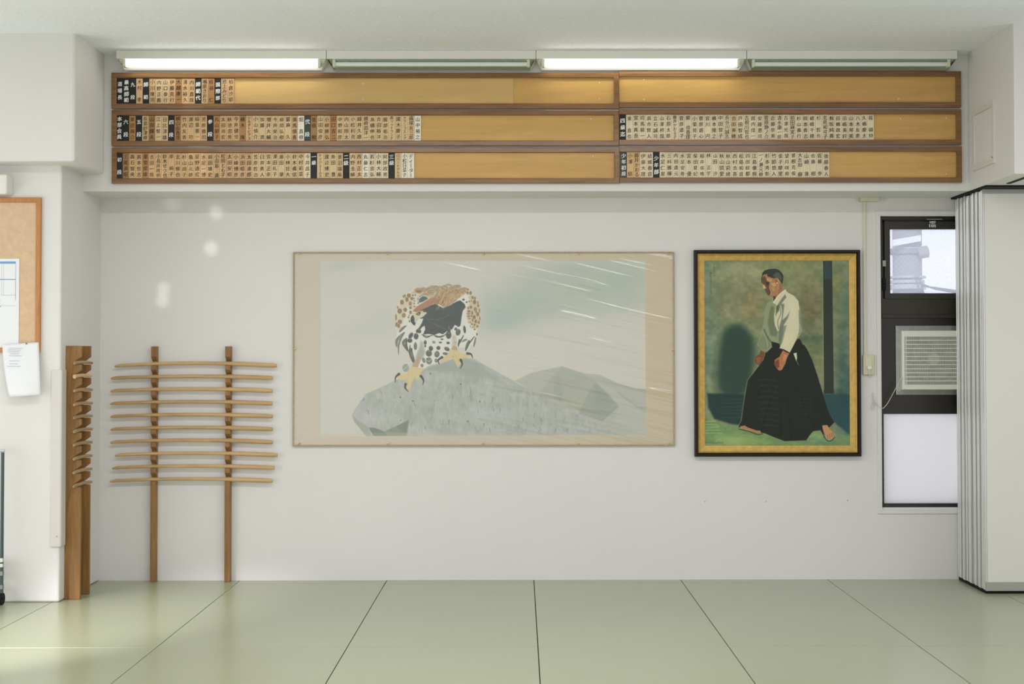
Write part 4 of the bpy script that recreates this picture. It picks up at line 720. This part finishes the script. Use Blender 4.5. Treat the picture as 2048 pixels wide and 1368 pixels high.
for px, py in [(598, 508), (775, 508), (967, 508), (1157, 508), (1337, 508), (598, 887), (776, 887), (967, 887), (1157, 887), (1338, 887), (589, 698), (1346, 700)]:
    p = U(px, py, YW-.02); MB().tube([(p.x, YW-.018, p.z), (p.x, YW-.023, p.z), (p.x, YW-.025, p.z)], [.007, .0065, .003], 12).build('tack', M['brass'], hp, smooth=True)
X0, X1, Z0, Z1 = rect(1389, 500, 1721.5, 913, YW-.04)
pp = thing('portrait_painting', 'framed oil painting of a standing man in white jacket and black pleated trousers', 'painting', ((X0+X1)/2, YW, Z0))
MB().ring(X0, X1, Z0, Z1, [(0, YW), (0, YW-.042), (.004, YW-.045), (.016, YW-.045), (.022, YW-.035), (.022, YW-.005)]).build('outer_frame', M['black'], pp)
MB().ring(X0+.022, X1-.022, Z0+.022, Z1-.022, [(0, YW-.004), (0, YW-.034), (.005, YW-.038), (.011, YW-.034), (.013, YW-.030), (.040, YW-.024), (.046, YW-.022), (.046, YW-.01)]).build('gilt_frame', M['gold'], pp)
ci = rect(1410, 522, 1698, 892.5, YW-.018)
canvas(paint_portrait(), (X0+.064, X1-.064, Z0+.064, Z1-.064), YW-.018, 'picture', paint_mat('oil_paint', .06, 1), pp, GAIN_P)
# ------------------------------------------------------------------ sword rack on the back wall
rk = thing('sword_rack', 'tall two post wooden wall rack holding ten practice swords', 'rack', U(382, 1158, YW)-Vector((0, .03, .01)))
SW = [(229.3, 553.6, 731.6, 726.4), (221.6, 545.6, 756.2, 752.6), (221, 545, 781.7, 778), (221, 545, 807, 803.6), (221, 545.4, 832.7, 829.2), (221.3, 545.6, 858.5, 855), (220.7, 545.6, 884.6, 880.4), (230, 554.8, 910.4, 906.4), (224.5, 549, 935.8, 932), (220, 545, 962, 958)]
for (xa, xb) in ((301.5, 312), (449.8, 460.5)):
    prof = []; xm = (xa+xb)/2; d0, d1 = .022, .056
    zt = U(xm, 693, YW-.03).z; zs = [U(xm, s[3], YW-.04).z-.013 for s in SW]
    prof = [(YW, 0.0), (YW, zt), (YW-d1, zt)]; edge = [(YW-d1, zs[0]+.13-.09)]
    ups = [zt]+zs
    pts = [(YW-d1, zt)]
    for k in range(10):
        top = ups[k]; nxt = ups[k+1]; fz = nxt+.034+.020
        pts += [(YW-d1, fz), (YW-d0, nxt+.027), (YW-d0, nxt), (YW-d1+.004, nxt), (YW-d1, nxt-.003)]
    pts += [(YW-d1, .001)]
    P = [(YW-.002, .001), (YW-.002, zt)]+pts
    x0, x1 = U(xa, 900, YW-.05).x, U(xb, 900, YW-.05).x
    MB().prism(P, x0, x1, 'x').build('post', M['post'], rk, .0012)
for k, (xa, xb, ye, ym) in enumerate(SW):
    Y = YW-.040; a = U(xa, ye, Y); b = U(xb, ye, Y); m0 = U((xa+xb)/2, ym, Y); n = 34; V = []; rr = []; L = b.x-a.x
    zc0 = m0.z; sag = zc0-(a.z+b.z)/2; tilt = (b.z-a.z)
    for t in [0, .004, .010, .018, .028, .036]+[i/n for i in range(2, n+1)]:
        x = a.x+L*t; z = zc0-sag*(2*t-1)**2+tilt*(t-.5)
        r_ = .0106+.0018*t if t < .73 else .0138
        if t < .035: q_ = t/.035; r0 = r_; r_ *= .42+.58*q_**.5; z -= r0-r_
        V.append((x, Y, z)); rr.append(r_)
    rr[-1] *= .8; V.append((b.x+.001, Y, V[-1][2])); rr.append(.0085)
    o = MB().tube(V, rr, 12, ry=.72).build('wooden_sword', M['sword'], None, smooth=True)
    tag(o, 'curved wooden practice sword, %s from the top of the two post wall rack' % ordn(k+1), 'wooden sword', 'practice swords on the two post rack')
# ------------------------------------------------------------------ dagger rack on the column side
y1, y2 = YW*312/341.6+.10, None
ya1 = F/(877/2.60); ya2 = F/(859/2.60)
dr = thing('dagger_rack', 'brown toothed wooden rack with wooden daggers on the side of the white column', 'rack', (XL+.04, (ya1+ya2)/2, 0))
DG = [(730.6, 726), (755.6, 752), (786.5, 780), (812, 807), (840, 832.6), (867.5, 859.3), (896, 885.6), (923, 912.7), (951, 939.4), (977, 965.7)]
Ym = ya2; zs = [U(181, q[1], Ym).z-.009 for q in DG]; zt = U(170, 692, Ym).z
for Y0 in (ya1, ya2):
    d0, d1 = .045, .092; pts = [(XL+d1, zt)]; ups = [zt]+zs
    for k in range(10):
        nxt = ups[k+1]; pts += [(XL+d1, nxt+.046), (XL+d0, nxt+.012), (XL+d0, nxt), (XL+d1-.004, nxt), (XL+d1, nxt-.004)]
    P = [(XL, .001), (XL, zt)]+pts+[(XL+d1, .001)]
    b = MB().prism([(p[0], p[1]) for p in P], Y0-.012, Y0+.012, 'y'); b.build('post', M['post'], dr, .0012)
for k, (yn, yfar) in enumerate(DG):
    xd = XL+.070; yN, yF = ya1-.06, ya2+.07; z = zs[k]+.011; n = 18; V = []; rr = []
    for i in range(n+1):
        t = i/n; V.append((xd+(.012 if k != 1 else .006)*(t-.3), yN+(yF-yN)*t, z-.006*(2*t-1)**2+.0035)); r_ = .0125-.0045*t
        if k != 1 and t < .08: r_ *= .6+.4*(t/.08)
        if t > .9 and k == 1: r_ *= .8
        rr.append(r_)
    o = MB().tube(V, rr, 12, ry=.8).build('wooden_dagger', M['dagger2'] if k == 1 else M['dagger'], None, smooth=True)
    tag(o, 'short wooden dagger%s, %s from the top of the column rack' % (' with pale round butt' if k == 1 else '', ordn(k+1)), 'wooden dagger', 'wooden daggers on the column rack')
# ------------------------------------------------------------------ corner guard
g0, g1, gz0, gz1 = rect(102, 740, 121, 1093, YCOL)
cg = thing('corner_guard', 'long grey beige corner guard on the edge of the white column', 'corner guard', (XL, YCOL, gz0))
t_ = .012; gp = [(g0, YCOL), (g0, YCOL-t_*.6), (g0+.006, YCOL-t_), (XL+t_*.5, YCOL-t_), (XL+t_, YCOL-t_*.5), (XL+t_, YCOL+.07), (XL, YCOL+.07), (XL, YCOL)]
MB().prism([(x, y) for x, y in gp], gz0, gz1, 'z').build('guard_body', M['guard'], cg, .002)
p = U(114, 1073, YCOL-t_); MB().tube([(p.x, YCOL-t_+.001, p.z), (p.x, YCOL-t_-.002, p.z)], .004, 10).build('screw', M['steel'], cg)
# ------------------------------------------------------------------ cork board and papers
c0, c1, c2, c3 = rect(-250, 395, 80.5, 705, YCOL-.02)
cb_ = thing('cork_board', 'cork pin board with orange brown wooden frame on the left column', 'notice board', ((c0+c1)/2, YCOL, c2))
MB().ring(c0, c1, c2, c3, [(0, YCOL), (0, YCOL-.018), (.003, YCOL-.021), (.025, YCOL-.021), (.028, YCOL-.018), (.028, YCOL-.004)]).build('board_frame', M['cframe'], cb_)
box('cork_panel', M['cork'], c0+.02, c1-.02, YCOL-.010, YCOL-.002, c2+.02, c3-.02, cb_)
q = rect(-80, 517.5, 38, 697, YCOL-.012); yp = YCOL-.0115
cal = thing('printed_schedule', 'large white printed schedule with blue lines pinned to the cork board', 'paper', ((q[0]+q[1])/2, yp, q[2]))
box('sheet', M['paper'], q[0], q[1], yp-.001, yp, q[2], q[3], cal)
pr = MB(); gr = MB()
for x0, y0_, x1, y1_, dst in [(-70, 523, 31, 527.5, pr), (-70, 558, 31, 559.6, pr), (31, 523, 31.6, 600, pr), (7, 527, 7.5, 590, gr), (3, 527, 3.4, 590, gr), (3, 590, 31, 590.8, gr), (0, 611, 31, 611.6, gr), (-70, 600, 2, 600.6, gr), (0, 612, 2, 614, pr), (31, 560, 31.5, 600, gr)]:
    r_ = rect(x0, y0_, x1, y1_, yp); dst.box(r_[0], r_[1], yp-.0016, yp-.0011, r_[2], r_[3])
pr.build('blue_lines', M['blue'], cal); gr.build('grey_lines', M['grey'], cal)
nt_ = thing('hanging_notice', 'curled white sheet pinned at the lower right corner of the cork board frame', 'paper', U(45, 790, YCOL-.03))
V = []; nu, nv_ = 12, 16
A, B, Cc, D = (4.5, 689), (77.5, 684.5), (19, 794), (81.5, 790)
for j in range(nv_+1):
    for i in range(nu+1):
        u, v = i/nu, j/nv_; x = (A[0]*(1-u)+B[0]*u)*(1-v)+(Cc[0]*(1-u)+D[0]*u)*v - 3*math.sin(v*3)*(1-u); y = (A[1]*(1-u)+B[1]*u)*(1-v)+(Cc[1]*(1-u)+D[1]*u)*v
        Y = YCOL-.024-.03*v*v-.02*math.sin(u*3.1)*v; V.append(tuple(U(x, y, Y)))
nf = [(j*(nu+1)+i, j*(nu+1)+i+1, (j+1)*(nu+1)+i+1, (j+1)*(nu+1)+i) for j in range(nv_) for i in range(nu)]
o = MB().add(V, nf).build('sheet', M['paper'], nt_, smooth=True); s_ = o.modifiers.new('thickness', 'SOLIDIFY'); s_.thickness = .0006
g_ = MB()
for k, (y, x0, x1) in enumerate([(697, 17, 45), (700.5, 15, 42), (704, 16, 40), (708, 20, 38), (712, 18, 44), (722, 19, 40), (728, 20, 37), (733, 16, 42)]):
    a_, b_ = U(x0, y, YCOL-.03), U(x1, y-1, YCOL-.03); yy = YCOL-.0285-.03*((y-687)/105)**2-.02*.9*((y-687)/105); g_.box(a_.x, b_.x, yy-.0004, yy, a_.z, a_.z+.0022)
g_.build('faint_print', M['grey'], nt_)
p = U(52.5, 687, YCOL-.03); tag(MB().ball((p.x, YCOL-.028, p.z), .005).build('push_pin', mat('dull_pin', (140, 120, 108), .4), None, smooth=True), 'small push pin holding the hanging notice', 'push pin')
# small box high on the far left of the column
q = rect(-60, 348, 13.5, 388, YCOL-.1); tag(box('junction_box', M['white'], q[0], q[1], YCOL-.1, YCOL, q[2], q[3], None, .01), 'white box fixed high on the column above the cork board, cut by the left edge', 'box')
# ------------------------------------------------------------------ cart at the left edge
YC = YCOL-.09; k0 = U(4.5, 1000, YC).x
ct = thing('rolling_rack', 'dark metal rolling rack at the left edge, standing on a black caster', 'rolling rack', (k0-.4, YC, 0))
z = lambda py: U(5, py, YC).z
for xx, yy in ((k0, YC), (k0-.9, YC)):
    MB().tube([(xx, yy, z(1186)), (xx, yy, z(905))], .010, 12).build('upright', M['cartm'], ct, smooth=True)
MB().tube([(k0-.92, YC, z(902)), (k0+.012, YC, z(901.5))], .0085, 12).build('top_bar', mat('pale_steel_tube', (206, 206, 214), .3, metal=.3), ct, smooth=True)
for ya_, yb_, m__ in ((1116, 1124, M['white']), (1127, 1134, M['white']), (1142, 1151, M['steel']), (1169, 1178, M['steel'])):
    box('shelf_rail', m__, k0-.92, k0+.009, YC-.014, YC+.012, z(yb_), z(ya_), ct, .002)
for xx in (k0-.004, k0-.9):
    zr = .036; MB().tube([(xx-.014, YC, zr), (xx+.012, YC, zr)], zr-.001, 18).build('caster', M['dark'], ct, smooth=True); MB().tube([(xx, YC-.02, zr), (xx+.022, YC-.025, zr+.012), (xx+.03, YC-.03, zr+.005)], .004, 6).build('caster_lever', M['dark'], ct)
# ------------------------------------------------------------------ folding partition, its track and the hatch
pt = thing('folding_partition', 'stack of folded white partition panels with aluminium edges at the right', 'folding partition', (XP+.6, (YPF+YW)/2, 0), None)
zb, zt = .018, U(1990, 378.5, YPF).z; rp_ = random.Random(3); n = 13; th = (YW-.012-YPF)/n; W_ = 1.15
for k in range(n):
    y0 = YPF+th*k; y1 = y0+th-.004; dx = [0, .004, -.003, .006, .001, .008, -.002, .004, .003, -.004, .005, 0, .003][k]; hz = 0 if k == 0 else rp_.uniform(-.006, .004)
    pn = MB(); x0 = XP+dx; pn.box(x0+.010, x0+W_, y0, y1, zb+.002, zt+hz-.002); pnl = pn.build('panel', M['part'], pt, .001)
    MB().prism([(x0, y0), (x0+.012, y0), (x0+.012, y1), (x0, y1), (x0, y1-.007), (x0+.006, y1-.010), (x0+.006, y0+.012), (x0, y0+.009)], zb+.004, zt+hz-.003, 'z').build('edge_profile', M['alu'], pnl)
    if k == 0:
        q = rect(1969, 378.5, 2100, 387.5, YPF); box('top_rail', M['alu2'], x0+.001, x0+W_, y0-.004, y0+.003, q[2], zt, pnl, .001)
        q = rect(1969, 1164, 2100, 1181.5, YPF); box('bottom_rail', M['alu2'], x0+.001, x0+W_, y0-.004, y0+.003, zb, q[3], pnl, .001)
MB().box(XP+.006, XP+W_, YPF+.012, YW-.02, .001, zb+.004).build('gap_shade', M['dark'], pt); MB().box(XP+.01, XP+W_, YPF+.01, YW-.03, zt-.01, ZB-.011).build('hanger', M['dark'], pt)  # first block is black to imitate shade in the gap under the panels
tk = MB().box(XR+.008, 4.4, YW*312/337.6, YW-.005, ZB-.010, ZB+.001)
tag(tk.build('partition_track', M['dark']), 'black ceiling track above the folded partition panels', 'track')
a_ = U(2017, 366.5, Z=ZB); b_ = U(2048, 355.5, Z=ZB); v = b_-a_; v = v*((a_.y-YBR-.02)/(a_.y-b_.y)); nrm = Vector((v.y, -v.x, 0)).normalized()*.012
tag(MB().add([tuple(a_-nrm+Vector((0, 0, -.004))), tuple(a_+nrm+Vector((0, 0, -.004))), tuple(a_+v+nrm+Vector((0, 0, -.004))), tuple(a_+v-nrm+Vector((0, 0, -.004)))]+[tuple(a_-nrm), tuple(a_+nrm), tuple(a_+v+nrm), tuple(a_+v-nrm)], [(0, 1, 2, 3), (4, 7, 6, 5), (0, 4, 5, 1), (1, 5, 6, 2), (2, 6, 7, 3), (3, 7, 4, 0)]).build('branch_track', M['dark']), 'thin dark branch track on the soffit, top right corner of the partition', 'track')
yh0, yh1 = YW*312/345.8, YW*312/330.3; zh0, zh1 = EYE+1.119, EYE+1.483
hp_ = thing('access_hatch', 'square cream access hatch on the side of the right wall box', 'hatch', (XR, (yh0+yh1)/2, zh0))
MB().add([(x, y, z) for x in (XR, XR-.012) for (y, z) in ((yh0, zh0), (yh1, zh0), (yh1, zh1), (yh0, zh1), (yh0+.03, zh0+.03), (yh1-.03, zh0+.03), (yh1-.03, zh1-.03), (yh0+.03, zh1-.03))],
    [(8, 9, 13, 12), (9, 10, 14, 13), (10, 11, 15, 14), (11, 8, 12, 15), (0, 1, 9, 8), (1, 2, 10, 9), (2, 3, 11, 10), (3, 0, 8, 11), (4, 12, 13, 5), (5, 13, 14, 6), (6, 14, 15, 7), (7, 15, 12, 4)]).build('hatch_frame', mat('cream_aluminium', (216, 213, 203), .4), hp_)
box('hatch_door', M['beam'], XR-.004, XR, yh0+.031, yh1-.031, zh0+.031, zh1-.031, hp_); MB().tube([(XR-.012, yh0+.015, zh0+.035), (XR-.018, yh0+.015, zh0+.035)], .004, 8).build('knob', M['steel'], hp_)
